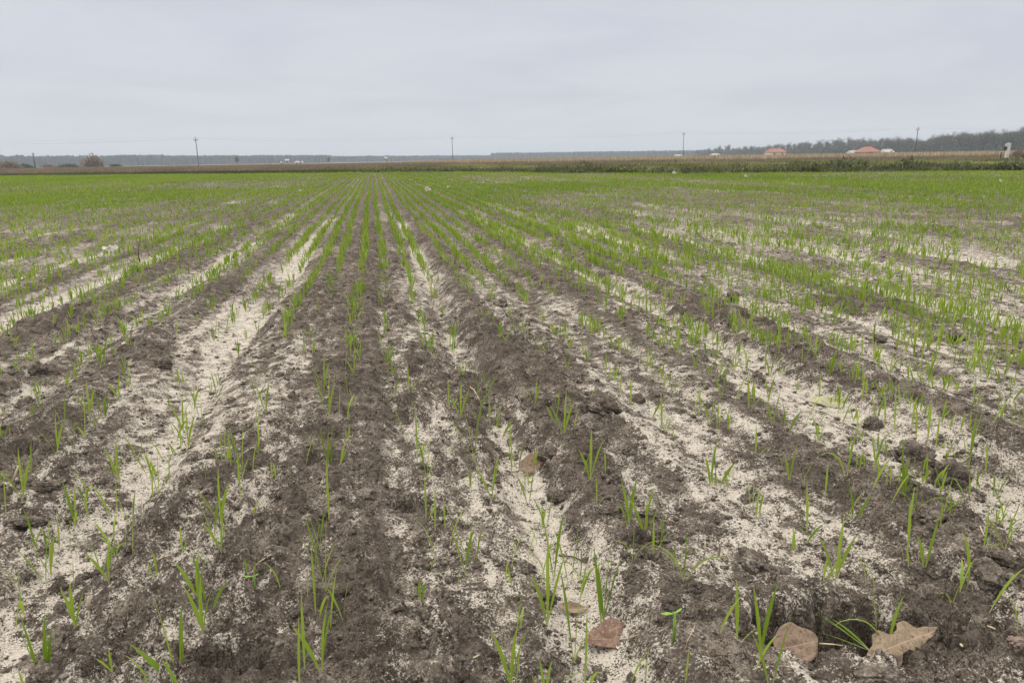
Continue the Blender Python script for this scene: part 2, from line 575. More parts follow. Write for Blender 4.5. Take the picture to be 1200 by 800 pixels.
def merge(parts):
    V = []; F = []; A = {}; off = 0
    for v, f, a in parts:
        V.append(v); F.append(f+off); off += len(v)
        for k, q in a.items(): A.setdefault(k, []).append(q)
    return np.vstack(V), F, {k: np.concatenate(q) for k, q in A.items()}


# one wheat leaf blade with a fold and a slender base, as a mesh of its own
def blade_mesh(length, lean, bend, az, width, seed):
    r = random.Random(seed)
    seg = 9
    V = []; al = []; pos = Vector((r.uniform(-.003, .003), r.uniform(-.003, .003), -0.004))
    dr = Vector((math.sin(az), math.cos(az), 0))
    side0 = Vector((math.cos(az), -math.sin(az), 0))
    tw = r.uniform(-1.0, 1.0); tw0 = r.uniform(-.7, .7)
    for i in range(seg+1):
        t = i/seg
        a = lean+bend*t**1.6
        if i: pos = pos+(dr*math.sin(a)+Vector((0, 0, 1))*math.cos(a))*(length/seg)
        tang = dr*math.sin(a)+Vector((0, 0, 1))*math.cos(a)
        sd_ = Matrix.Rotation(tw0+tw*t, 3, tang) @ side0
        nm = tang.cross(sd_)
        wv = width/2*min(1.0, 0.30+1.5*t)*(1 if t < 0.55 else max(0.03, (1-((t-0.55)/0.45)**1.7)))
        fold = 0.55*(1-t)+0.15
        for k in (-1, 0, 1):
            V.append(tuple(pos+sd_*wv*k+nm*(abs(k)*wv*fold)))
            al.append(t)
    q = []
    for i in range(seg):
        for k in (0, 1):
            q.append((3*i+k, 3*i+k+1, 3*i+k+4, 3*i+k+3))
    return mesh_np('leaf_blade', np.array(V), [np.array(q)], {'along': np.array(al), 'tint': np.full(len(V), r.random())})


def make_seedling(spec, seed):
    """spec: list of (length, lean, bend, az, width) at unit height 1 = 0.1 m"""
    root = empty('wheat_seedling', (0, 0, 0))
    for i, (L, ln, bd, az, wd) in enumerate(spec):
        link('leaf_blade', blade_mesh(L, ln, bd, az, wd, seed*31+i), M_BLADE, root)
    return root


VAR = {  # blades per seedling -> prototypes
    1: [[(.10, .08, .15, .3, .0045)], [(.10, .18, .35, 2.2, .0055)], [(.10, .03, .9, 4.5, .005)]],
    2: [[(.10, .10, .15, 1.2, .0048), (.082, .16, .35, 4.3, .005)], [(.10, .05, .3, 4.9, .005), (.07, .3, .45, 1.5, .0055)],
        [(.10, .16, .12, 4.6, .0045), (.095, .10, .2, 1.6, .0048)], [(.10, .10, .05, .2, .0055), (.06, .35, .6, 2.7, .005)]],
    3: [[(.10, .04, .15, .5, .005), (.085, .20, .25, 1.7, .0052), (.08, .22, .4, 4.4, .005)],
        [(.10, .12, .2, 4.8, .0055), (.095, .06, .12, 1.1, .0045), (.06, .35, .5, 1.9, .0055)],
        [(.10, .02, .3, 2.0, .0045), (.075, .28, .3, 4.9, .005), (.085, .12, .4, 1.0, .005)]],
    5: [[(.10, .05, .12, .6, .005), (.095, .16, .15, 4.6, .0055), (.09, .18, .2, 1.5, .005), (.075, .3, .3, 4.9, .0055), (.07, .25, .5, 2.0, .005)],
        [(.10, .10, .1, 4.7, .006), (.09, .04, .2, 1.3, .005), (.085, .22, .25, 1.8, .005), (.08, .18, .1, 4.4, .0048), (.07, .1, .3, .2, .005)]],
    'arch': [[(.10, .25, 1.9, 4.6, .006), (.08, .05, .4, 1.2, .0045)], [(.10, .2, 1.6, 1.5, .0055), (.085, .08, 1.2, 4.4, .005), (.09, .02, .1, .3, .0045)]],
    'flat': [[(.10, .95, .3, 4.75, .0055), (.095, 1.1, .25, 5.05, .0055), (.085, 1.15, .3, 4.5, .005), (.07, .8, .5, 4.9, .005)]],
    'broad': [[(.10, .15, .12, 4.9, .0065), (.085, .08, .15, .9, .005), (.075, .75, .25, 4.75, .0085), (.05, .1, .2, 1.5, .005)]],
}
PROTO = {k: [make_seedling(s, 100+7*i+13*j) for j, s in enumerate(v)] for i, (k, v) in enumerate(VAR.items())}
_fresh = {id(p) for v in PROTO.values() for p in v}
NWORD = {1: 'single bladed', 2: 'two bladed', 3: 'three bladed', 5: 'bushy five bladed', 'arch': 'bent over', 'flat': 'flattened', 'broad': 'broad leaved'}
SEEDLINGS = []      # (object, kind, x, y, height_m)
GRP = 'wheat seedlings in the foreground rows'


def place_seedling(x, y, z, hgt, kind, rz=None):
    lst = PROTO[kind]; p = lst[random.randrange(len(lst))]
    if id(p) in _fresh:
        _fresh.discard(id(p)); o = p
    else:
        o = copy_tree(p)
    o.location = (x, y, z)
    s = hgt/0.095
    w_ = min(s, 1.1)*1.12
    o.scale = (w_, w_, s)
    o.rotation_euler = (0, 0, random.uniform(-.5, .5)-YAW if rz is None else rz)
    SEEDLINGS.append((o, kind, x, y, hgt))
    return o


# seedlings seen one by one: photo point of the base, height in photo pixels, kind
SPOTS = [
    (16, 735, 50, 1), (26, 717, 56, 2), (52, 682, 55, 2), (61, 672, 62, 3), (70, 645, 42, 1), (81, 648, 42, 1), (53, 800, 84, 5), (5, 760, 22, 1), (28, 808, 32, 1),
    (89, 740, 62, 3), (86, 687, 32, 1), (128, 681, 52, 3), (136, 650, 34, 'arch'), (154, 650, 52, 1), (146, 640, 36, 1), (213, 802, 112, 'broad'), (176, 806, 42, 1),
    (238, 744, 68, 3), (232, 702, 60, 3), (244, 722, 68, 2), (260, 646, 48, 3), (329, 690, 33, 1), (360, 700, 34, 1), (371, 722, 74, 2), (381, 692, 82, 3), (384, 738, 80, 1),
    (357, 785, 74, 1), (378, 790, 74, 3), (350, 806, 66, 1), (511, 657, 62, 1), (524, 641, 50, 1), (544, 672, 54, 2), (547, 651, 56, 2), (535, 685, 24, 1), (557, 657, 40, 2),
    (596, 667, 56, 1), (599, 806, 70, 3), (604, 643, 36, 1), (615, 661, 62, 1), (629, 687, 64, 1), (639, 680, 46, 1), (642, 732, 86, 3), (648, 680, 92, 2), (668, 685, 86, 2),
    (680, 670, 26, 1), (681, 682, 44, 'arch'), (706, 730, 84, 5), (672, 775, 88, 3), (686, 806, 76, 2), (736, 616, 40, 2), (757, 632, 44, 3), (766, 657, 42, 1),
    (790, 665, 34, 'arch'), (802, 681, 62, 'arch'), (742, 655, 38, 'arch'), (840, 745, 46, 1), (865, 750, 58, 2), (890, 772, 82, 2), (882, 786, 46, 1), (737, 802, 34, 1),
    (755, 800, 32, 1), (803, 803, 34, 1), (604, 803, 46, 1), (942, 637, 42, 2), (979, 680, 70, 3), (1015, 685, 54, 1), (1025, 695, 52, 1), (1065, 647, 54, 1), (1083, 667, 58, 2),
    (1134, 692, 86, 1), (1157, 714, 60, 1), (1153, 647, 48, 2), (1193, 740, 52, 1), (1019, 759, 52, 'flat'), (1039, 760, 72, 'arch'), (1095, 752, 40, 1), (903, 803, 70, 2),
    (4, 530, 44, 3), (28, 585, 60, 3), (36, 567, 54, 2), (6, 602, 54, 1), (68, 532, 48, 3), (85, 522, 34, 2), (100, 512, 46, 2), (110, 500, 48, 3), (122, 490, 36, 5), (88, 615, 50, 3),
    (102, 610, 42, 1), (105, 583, 38, 1), (129, 607, 50, 1), (136, 605, 60, 1), (139, 562, 52, 3), (164, 540, 44, 2), (186, 580, 62, 3), (179, 590, 42, 1), (154, 620, 50, 2), (165, 618, 40, 1),
    (198, 570, 46, 1), (191, 542, 34, 1), (212, 536, 50, 1), (221, 525, 50, 3), (236, 497, 48, 3), (254, 467, 34, 2), (284, 557, 60, 3), (282, 582, 46, 1), (294, 552, 42, 1), (259, 615, 64, 3),
    (297, 505, 44, 1), (311, 487, 44, 2), (302, 522, 40, 1), (386, 490, 52, 3), (397, 487, 34, 1), (386, 545, 54, 5), (369, 527, 32, 1), (356, 547, 42, 1), (336, 552, 14, 1), (384, 562, 26, 1),
    (386, 610, 58, 1), (374, 618, 24, 1), (480, 460, 36, 2), (490, 540, 76, 2), (500, 560, 48, 3), (535, 540, 28, 1), (500, 607, 46, 2), (510, 622, 44, 1), (522, 620, 34, 1), (546, 617, 30, 2),
    (527, 480, 38, 2), (540, 490, 44, 3), (542, 522, 40, 1), (555, 535, 60, 2), (563, 475, 36, 2), (577, 585, 54, 3), (562, 560, 48, 1), (586, 515, 42, 2), (600, 556, 40, 1),
    (627, 475, 34, 3), (661, 512, 56, 3), (692, 562, 56, 3), (682, 555, 36, 1), (700, 590, 30, 2), (710, 560, 32, 1), (736, 612, 54, 2), (756, 620, 54, 3), (776, 505, 44, 2), (785, 517, 22, 1),
    (762, 490, 38, 2), (832, 567, 50, 2), (841, 570, 48, 2), (885, 610, 40, 1), (886, 535, 36, 2), (831, 497, 36, 2), (809, 485, 40, 1), (855, 502, 42, 1), (740, 477, 36, 1), (640, 617, 46, 2),
    (606, 555, 40, 2), (619, 590, 48, 2), (630, 640, 30, 1), (905, 497, 40, 2), (922, 507, 44, 2), (942, 497, 38, 1), (954, 507, 32, 1), (992, 557, 66, 'arch'), (1020, 575, 44, 1), (1001, 612, 50, 2),
    (967, 585, 42, 1), (989, 610, 42, 1), (925, 562, 42, 2), (937, 570, 36, 1), (917, 550, 28, 1), (946, 580, 18, 1), (947, 622, 50, 1), (1026, 495, 38, 2), (1038, 500, 40, 1), (1049, 502, 42, 1),
    (1087, 520, 52, 1), (1097, 527, 44, 2), (1136, 545, 84, 3), (1156, 555, 40, 1), (1120, 545, 28, 1), (1060, 590, 78, 5), (1072, 600, 38, 'arch'), (1105, 602, 54, 3), (1176, 617, 54, 1),
    (1166, 612, 32, 1), (1042, 590, 44, 1), (1025, 547, 40, 2), (1064, 622, 48, 1), (1075, 515, 40, 1), (1068, 500, 34, 1), (1195, 560, 34, 1), (40, 640, 44, 2), (118, 670, 44, 2), (20, 690, 40, 1),
    (462, 470, 34, 2), (470, 500, 36, 1), (478, 520, 40, 1), (560, 500, 40, 2), (574, 500, 36, 1), (570, 460, 36, 2), (596, 535, 40, 1), (650, 500, 36, 2), (670, 505, 38, 1), (725, 470, 36, 1),
    (845, 465, 36, 2), (860, 470, 32, 1), (878, 478, 38, 2), (900, 470, 34, 2), (960, 470, 32, 1), (985, 480, 34, 2), (1010, 470, 32, 1), (1140, 470, 32, 1), (1160, 500, 34, 1), (1185, 470, 36, 2),
    (140, 470, 36, 3), (150, 455, 36, 3), (105, 485, 40, 3), (75, 500, 40, 2), (215, 505, 44, 3), (228, 480, 36, 3), (205, 515, 40, 2), (175, 560, 42, 2), (265, 540, 44, 2), (272, 550, 46, 2), (250, 630, 50, 2),
    (300, 470, 34, 2), (320, 455, 32, 1), (380, 455, 40, 3), (378, 470, 36, 2), (390, 462, 30, 1), (374, 640, 44, 2), (368, 660, 50, 2), (376, 680, 46, 1),
]
for px_, py_, hp, kd in SPOTS:
    p = at(px_, py_)
    if kd == 'flat':
        p = at_z(px_, py_, at(px_, 785).z-.004)
    dist = (p-Vector((0, 0, HC))).length
    el = math.asin((HC-p.z)/dist)
    hm = hp/FPX*dist*math.cos(math.atan((px_-600)/FPX))/max(0.45, math.cos(el))*0.98
    place_seedling(p.x, p.y, p.z-0.001, max(0.022, min(0.16, hm)), kd)

# ------------------------------------------------------------------ the other plants of the crop, row by row
def row_plants(v0, v1, step, half):
    xs = []; ys = []
    lim = v1*math.tan(half+YAW)+3
    liml = v1*math.tan(half-YAW)+3
    nrow0, nrow1 = int(-liml/ROWSP), int(lim/ROWSP)
    rows = np.arange(nrow0, nrow1+1)
    vv = np.arange(v0, v1, step)
    Rr, Vv = np.meshgrid(rows, vv, indexing='ij')
    Rr = Rr.ravel(); Vv = Vv.ravel().astype(float)
    Vv = Vv+RS.uniform(-.5, .5, len(Vv))*step
    X = ROW0+Rr*ROWSP+(h2(Rr, Rr*0+3, 7)-.5)*0.03
    wob = 0.045*vn(X*0.5+3, Vv*0.55, 5)+0.02*vn(X*2, Vv*1.8, 6)
    X = X-wob*0.8+RS.normal(0, 0.015, len(X))
    r = np.hypot(X, Vv)
    ang = np.arctan2(X, Vv)-YAW
    ok = (np.abs(ang) < half) & (r > 0.45) & (beyond(X, Vv) < -0.3)
    return X[ok], Vv[ok], Rr[ok], r[ok]


def stand(X, Y, rows, r):
    """how thickly the crop stands here, 0..1"""
    rowk = (X-ROW0)/HC
    rs = 0.6+0.7*h2(rows, rows*0+9, 8)
    rs = np.where(np.isin(rows, (0, -2)), 0.6, rs)
    rs = np.where(np.isin(rows, (3,)), 0.4, rs)
    clump = sst(vn(X*9+rows*3.1, Y*7, 101)+0.55*vn(X*2, Y*2.2, 102), -0.22, 0.30)
    area = 0.75+1.1*fbm(X*0.22, Y*0.10, 103, 3)
    band = fbm(X*0.5, Y*0.035, 105, 2)
    far = sst(r, 2.0, 13)
    d = rs*(0.2+0.8*clump)*(0.60+0.95*far)*np.clip(area+(1.1-.5*sst(r, 10, 30))*band+0.9*vn(X*0.9, Y*0.02, 107)+.35*sst(r, 9, 28), 0.07+.38*sst(r, 2.4, 4.5)-.2*sst(r, 10, 25), 1.5)
    # bare stretches on the right and on the left
    for cx, cyy, sx, sy, am in ((4.2, 7.6, 2.6, 0.9, .85), (7.5, 11.8, 4.5, 1.1, .8), (6.3, 5.2, 1.6, .8, .7), (-6.8, 9.6, 2.5, 0.9, .75), (-12.5, 15.5, 5, 1.0, .7), (2.2, 4.4, .8, .5, .6), (14, 19, 7, 1.2, .6), (9, 15, 4, .7, .6), (3.8, 14, 2.2, .5, .5)):
        d = d*(1-.25*am*np.exp(-((X-cx)/sx)**2-((Y-cyy)/sy)**2))
    return d


crop = []
NEAR_TAKE = []
# r < 9 m
X, Y, Rw, r = row_plants(0.2, 9.0, 0.014, rad(56))
keep = (r < 9) & (RS.rand(len(X)) < stand(X, Y, Rw, r)*1.2)
X, Y, Rw, r = X[keep], Y[keep], Rw[keep], r[keep]
Z = height(X, Y)
PX, PY = project(X, Y, Z)
spots = (PX > -4) & (PX < 1204) & (PY > 447) & (PY < 830)
xs_, ys_, zs_ = X[spots], Y[spots], Z[spots]
X, Y, r, Z, PX, PY = (q[~spots] for q in (X, Y, r, Z, PX, PY))
inside = (PX > 0) & (PX < 1200) & (PY < 800)
order = np.argsort(np.where(inside, r, 1e9))
n_more = max(0, 300-len(SEEDLINGS))
pick = order[:n_more]
for i in pick:
    hh_ = 0.085*random.uniform(.75, 1.2)
    place_seedling(X[i], Y[i], Z[i]-0.001, hh_, random.choice([1, 2, 2, 3, 3, 3, 5]))
rest = np.ones(len(X), bool); rest[pick] = False
X, Y, r, Z = X[rest], Y[rest], r[rest], Z[rest]


def plants(X, Y, Z, nb, seg, hmean, wd, tri=False):
    out = []
    n = len(X)
    hf = RS.uniform(.7, 1.25, n)*hmean
    tint = np.clip(0.5+0.30*RS.randn(n)+0.5*fbm(X*.3, Y*.15, 111, 2), 0, 1)
    for b in range(nb):
        m = RS.rand(n) < (1.0 if b < 2 else 0.7)
        k = m.sum()
        base = np.stack([X[m]+RS.normal(0, .004, k), Y[m]+RS.normal(0, .004, k), Z[m]-.003], -1)
        az = RS.uniform(0, 2*math.pi, k)
        L = hf[m]*RS.uniform(.65, 1.1, k)*(1 if b < 2 else .75)
        lean = RS.gamma(2.0, .085, k)
        tn = np.clip(tint[m]+RS.normal(0, .12, k), 0, 1)
        if tri: out.append(tri_blades(base, az, L, lean+.05, wd*RS.uniform(.8, 1.3, k), tn))
        else: out.append(blades(base, az, L, lean, np.where(RS.rand(k) < .12, RS.uniform(.6, 1.6, k), RS.uniform(0, .45, k)), wd*RS.uniform(.75, 1.25, k), tn, seg))
    return out


few = RS.rand(len(xs_)) < .8
crop += plants(xs_[few], ys_[few], zs_[few], 2, 5, .066, .0042)
print('thin extra', few.sum())
nr_ = r < 5
crop += plants(X[nr_], Y[nr_], Z[nr_], 4, 4, .088, .0050)
nr_ = ~nr_
crop += plants(X[nr_], Y[nr_], Z[nr_], 4, 3, .090, .0060)
X, Y, Rw, r = row_plants(6.0, 24.0, 0.022, rad(54))
keep = (r >= 9) & (r < 24) & (RS.rand(len(X)) < stand(X, Y, Rw, r)*0.76)
X, Y = X[keep], Y[keep]
print('mid plants', len(X))
crop += plants(X, Y, height(X, Y), 4, 2, .092, .0072)
X, Y, Rw, r = row_plants(14.0, 100.0, 0.05, rad(48))
keep = (r >= 24) & (RS.rand(len(X)) < stand(X, Y, Rw, r)*0.58)
X, Y = X[keep], Y[keep]
print('far plants', len(X))
crop += plants(X, Y, height(X, Y), 4, 1, .10, .014, tri=True)
me = mesh_np('wheat_crop', *merge(crop), smooth=True)
link('wheat_crop', me, M_BLADE, kind='stuff', label='young green wheat crop covering the field in long rows', category='crop')

# ------------------------------------------------------------------ loose soil: clods and crumbs
ICO = None
def ico(sub):
    import bmesh
    bm = bmesh.new(); bmesh.ops.create_icosphere(bm, subdivisions=sub, radius=1.0)
    bm.verts.ensure_lookup_table()
    v = np.array([q.co[:] for q in bm.verts]); f = np.array([[q.index for q in p.verts] for p in bm.faces]); bm.free()
    return v, f


def n3(v, s, seed):
    return vn(v[:, 0]*s+7, v[:, 1]*s+v[:, 2]*s*.73, seed)+vn(v[:, 1]*s-3, v[:, 2]*s+v[:, 0]*s*.61, seed+5)


def clod_mesh(seed, squash, elong):
    v, f = ico(5)
    rr_ = 1+0.55*n3(v, 1.2, seed)+0.34*n3(v, 2.9, seed+1)+0.22*n3(v, 6.5, seed+2)+0.12*n3(v, 15, seed+3)
    v = v*rr_[:, None]
    v = v*np.array([elong, 1, squash])
    return mesh_np('soil_clod', v, [f])


CLODS = [clod_mesh(200+i*11, sq, el) for i, (sq, el) in enumerate(((.75, 1.1), (.6, 1.3), (.85, 1.0), (.55, 1.6), (.7, 1.2), (.8, 1.35)))]
for c in CLODS: c.materials.append(M_CLOD)
CL_GRP = 'loose soil clods on the field'
LAND = []           # things that other labels can refer to: (x, y, phrase)
clods_used = []


def clod(x, y, z, r, label, k=None, rz=None):
    o = bpy.data.objects.new('soil_clod', CLODS[random.randrange(6) if k is None else k]); C.objects.link(o)
    o.location = (x, y, z+r*0.14); o.scale = (r, r, r)
    o.rotation_euler = (random.uniform(-.3, .3), random.uniform(-.3, .3), random.uniform(0, 6.28) if rz is None else rz)
    o['label'] = label; o['category'] = 'clod'; o['group'] = CL_GRP
    clods_used.append((x, y, r))
    return o


NAMED_CLODS = [
    (190, 430, 10, 2, 'round dark clod on the sand strip in the left of the field'),
    (47, 436, 9, 0, 'small dark clod beside the leftmost furrow, near the left edge'),
    (702, 482, 20, 0, 'broad crumbly clod left of the sand strip on the right of centre'),
    (672, 445, 15, 3, 'long narrow clod lying crosswise just right of the centre rows'),
    (1110, 563, 21, 2, 'big dome shaped clod between seedlings on the right'),
    (1076, 542, 22, 0, 'big rough clod right behind the dome shaped clod'),
    (1021, 501, 12, 2, 'smooth rounded clod just below the pale fallen leaf'),
    (1096, 611, 16, 4, 'dark clod under a spreading wheat tuft on the right'),
    (887, 660, 20, 1, 'flat broad clod left of a single tall wheat blade'),
    (815, 691, 12, 5, 'dark upright clod with a ragged top right of centre'),
    (463, 711, 12, 0, 'small pointed clod alone on the soil below the centre'),
    (526, 792, 20, 2, 'rounded clod cut by the bottom edge of the photo'),
    (494, 633, 8, 5, 'black crumbly clod below the double pit in the centre'),
    (141, 663, 6, 2, 'tiny black clod on pale sand in the lower left'),
    (911, 629, 6, 2, 'small black ball of soil left of the lower right seedlings'),
    (1162, 677, 17, 4, 'wide low clod beside the tallest blade at lower right'),
    (1178, 676, 10, 1, 'small clod leaning on the wide low clod at right'),
    (745, 470, 10, 0, 'small clod behind the broad crumbly clod'),
    (735, 530, 14, 1, 'double humped clod in the sparse rows right of centre'),
    (655, 583, 12, 4, 'rough clod right of the brown leaf by the sand strip'),
    (640, 535, 13, 0, 'dark clod on the ridge above the brown leaf'),
    (875, 585, 9, 1, 'small flat clod on white sand right of centre'),
    (785, 708, 13, 5, 'steep clod just above the small broad leaved weed'),
    (760, 650, 12, 0, 'dark clod under the arching wheat leaf'),
    (1030, 400, 10, 4, 'dark clod on the far side of the right ridge'),
    (1120, 395, 9, 1, 'small clod in the sparse patch at far right'),
    (950, 402, 12, 0, 'dark heap shaped clod on the right hand ridge'),
    (860, 348, 9, 5, 'dark clod by a hole in the right half of the field'),
    (575, 388, 8, 2, 'dark clod standing in the middle rows'),
    (587, 358, 9, 0, 'rough clod on the dark ridge right of the middle sand strip'),
]
for px_, py_, rp, k, lb in NAMED_CLODS:
    p = at(px_, py_)
    dist = (p-Vector((0, 0, HC))).length
    clod(p.x, p.y, p.z, rp/FPX*dist*0.74, lb, k)
    LAND.append((p.x, p.y, lb))
n = 0; rg = random.Random(5)
while n < 110:
    px_, py_ = rg.uniform(0, 1200), 800-490*rg.random()**1.25
    p = at(px_, py_)
    dist = (p-Vector((0, 0, HC))).length
    H_, S_ = layers(np.array([p.x]), np.array([p.y]))
    if S_[0] > 0.75 and rg.random() < .75: continue
    rm = min(.022, .0048*rg.paretovariate(2.1))
    if rm/dist*FPX < 2.6: continue
    clod(p.x, p.y, p.z-.1*rm, rm, 'small loose soil clod lying among the wheat rows', None)
    n += 1


def crumbs():
    v0, f0 = ico(1)
    N = 26000
    th = YAW+RS.uniform(-rad(46), rad(46), N)
    rr_ = 0.55*np.exp(RS.uniform(0, math.log(9/0.55), N))
    x = rr_*np.sin(th); y = rr_*np.cos(th)
    H_, S_ = layers(x, y)
    k = RS.rand(N) < np.clip(0.95-0.6*S_, .15, 1)
    x, y, H_, rr_ = x[k], y[k], H_[k], rr_[k]
    n_ = len(x)
    sz = np.minimum(.0016*(1+RS.pareto(2.2, n_))*np.clip(rr_/1.3, .8, 2.5), .009)
    sz[RS.rand(n_) < .3] *= .7
    sc = sz[:, None]*np.stack([RS.uniform(.7, 1.4, n_), RS.uniform(.7, 1.4, n_), RS.uniform(.5, 1.0, n_)], -1)
    V = v0[None]*(1+RS.uniform(-.28, .28, (n_, len(v0)))[:, :, None])
    V = V*sc[:, None, :]+np.stack([x, y, H_+.25*sz], -1)[:, None, :]
    F = (np.arange(n_)*len(v0))[:, None, None]+f0[None]
    me_ = mesh_np('soil_crumbs', V.reshape(-1, 3), [F.reshape(-1, 3)])
    link('soil_crumbs', me_, M_CLOD, kind='stuff', label='loose crumbs of dark soil scattered over the field', category='soil')


crumbs()


# ------------------------------------------------------------------ dead leaves, straws, scraps
def dead_leaf_mat(name, c0, c1, c2, scale=60):
    m, t, b = new_mat(name)
    P = t.n('ShaderNodeTexCoord').outputs['Object']
    a = t.mix(t.step(t.noise(P, scale, 5, .7), .35, .65), c0, c1)
    a = t.mix(t.step(t.noise(P, scale*3.3, 3, .6), .54, .64), a, c2)
    a = t.mix(t.math('MULTIPLY', t.step(t.noise(P, scale*1.6, 6, .75), .52, .68), .65), a, (.13, .10, .078))
    sp_ = t.n('ShaderNodeSeparateXYZ'); t.put(sp_.inputs[0], P)
    ay = t.math('ABSOLUTE', sp_.outputs[1])
    side = t.math('ABSOLUTE', t.math('SUBTRACT', t.math('FRACT', t.math('MULTIPLY', t.math('SUBTRACT', sp_.outputs[0], t.math('MULTIPLY', ay, .8)), 125)), .5))
    vein = t.math('MAXIMUM', t.math('MULTIPLY', t.step(side, .0, .07, 1, 0), .55), t.step(ay, .0003, .0010, 1, 0))
    a = t.mix(t.math('MULTIPLY', vein, .6), a, tuple(min(1, q*1.4+.02) for q in c1))
    t.put(b.inputs['Base Color'], a)
    b.inputs['Roughness'].default_value = .75
    bn = t.n('ShaderNodeBump'); bn.inputs['Strength'].default_value = .5; bn.inputs['Distance'].default_value = .0012
    t.put(bn.inputs['Height'], t.noise(P, scale*2, 4, .7)); t.put(b.inputs['Normal'], bn.outputs[0])
    return m


def c_ragged(ring, seed):
    c = ring.mean(0); k = np.linspace(0, 2*math.pi, len(ring), endpoint=False)
    rs = np.random.RandomState(seed)
    f = 1+sum(rs.normal(0, .035/(1+.25*m))*np.sin(m*k+rs.uniform(0, 6.28)) for m in (2, 3, 5, 8, 13, 19))
    return c+(ring-c)*f[:, None]


def leaf_mesh(outline, curl, seed, thick=.0005, crumple=.10):
    """a leaf blade from a closed outline (unit = metre), filled in rings, crumpled and given thickness"""
    pts = np.array(outline, float)
    n_ = 64
    d = np.r_[0, np.cumsum(np.hypot(*(np.roll(pts, -1, 0)-pts).T))]
    cl_ = np.vstack([pts, pts[:1]])
    s_ = np.linspace(0, d[-1], n_, endpoint=False)
    ring = np.stack([np.interp(s_, d, cl_[:, 0]), np.interp(s_, d, cl_[:, 1])], -1)
    ring = c_ragged(ring, seed)
    c = ring.mean(0)
    R = 10
    P2 = [c[None]]
    for i in range(1, R+1): P2.append(c+(ring-c)*(i/R))
    P2 = np.vstack(P2)
    size = np.ptp(pts[:, 0])
    q = P2/size
    z = size*(curl*(q[:, 1]**2*1.6+.5*q[:, 0]**2)+crumple*fbm(q[:, 0]*2.6+seed, q[:, 1]*2.6, seed, 3)+.035*np.abs(q[:, 1])**.7)
    V = np.column_stack([P2, z])
    F3 = np.array([(0, 1+j, 1+(j+1) % n_) for j in range(n_)])
    F4 = np.array([(1+i*n_+j, 1+(i+1)*n_+j, 1+(i+1)*n_+(j+1) % n_, 1+i*n_+(j+1) % n_) for i in range(R-1) for j in range(n_)])
    off = len(V)
    V2 = V-[0, 0, thick]
    o_ = 1+(R-1)*n_
    side = np.array([(o_+j, o_+off+j, o_+off+(j+1) % n_, o_+(j+1) % n_) for j in range(n_)])
    return mesh_np('dead_leaf', np.vstack([V, V2]), [F3, F4, F3[:, ::-1]+off, F4[:, ::-1]+off, side])


POPLAR = [(-.030, -.004), (-.022, .012), (-.004, .026), (.012, .030), (.026, .018), (.032, .004), (.030, -.012), (.020, -.022), (.004, -.020), (-.016, -.016)]
ROUND = [(-.026, -.008), (-.027, .010), (-.014, .024), (.004, .027), (.020, .018), (.031, .004), (.024, -.012), (.008, -.024), (-.012, -.022)]
OAK = [(-.045, -.006), (-.036, .004), (-.028, .008), (-.022, .018), (-.012, .019), (-.006, .011), (.004, .012), (.010, .020), (.020, .018), (.024, .008), (.036, .006), (.048, .002),
       (.038, -.004), (.026, -.006), (.020, -.016), (.010, -.015), (.004, -.008), (-.006, -.009), (-.012, -.018), (-.024, -.017), (-.030, -.009)]
SLIM = [(-.036, 0), (-.024, .010), (-.006, .015), (.012, .011), (.034, .002), (.014, -.010), (-.008, -.013), (-.026, -.008)]
M_LEAF_BROWN = dead_leaf_mat('brown_leaf', (.10, .060, .044), (.16, .10, .075), (.25, .18, .13))
M_LEAF_PINK = dead_leaf_mat('pinkish_leaf', (.14, .095, .068), (.21, .152, .11), (.095, .06, .043))
M_LEAF_TAN = dead_leaf_mat('tan_leaf', (.165, .122, .082), (.25, .19, .128), (.12, .08, .058))
M_LEAF_PALE = dead_leaf_mat('pale_leaf', (.25, .25, .15), (.35, .33, .21), (.26, .18, .11))
M_STRAW = plain('straw', (.44, .35, .24), .25, 60)
M_TWIG = plain('twig', (.095, .065, .05), .3, 80)
M_WHITE = plain('white_scrap', (.43, .40, .35), .12, 40)
M_STONE = plain('pinkish_stone', (.23, .17, .14), .25, 60, bump=.001, bscale=120)


def dead_leaf(px, py, wpx, outline, mat, curl, tilt, rz, label, stalk=None, lift=.006, seed=3, z=None):
    p = at(px, py) if z is None else at_z(px, py, z); dist = (p-Vector((0, 0, HC))).length
    base = np.ptp(np.array(outline)[:, 0])
    sc = wpx/FPX*dist/base
    o = empty('dead_leaf', (p.x, p.y, p.z+lift), label=label, category='leaf')
    o.rotation_euler = (tilt[0], tilt[1], rz-YAW)
    link('leaf_surface', leaf_mesh(np.array(outline)*sc, curl, seed), mat, o)
    if stalk:
        (x0, y0), (x1, y1) = stalk
        mb = MB().tube([(x0*sc, y0*sc, .001), ((x0+x1)/2*sc, (y0+y1)/2*sc, .005), (x1*sc, y1*sc, .002)], [.0011*sc, .0009*sc, .0009*sc], 6)
        link('leaf_stalk', mb.mesh('leaf_stalk', True), M_STRAW, o)
    LAND.append((p.x, p.y, label))
    return o


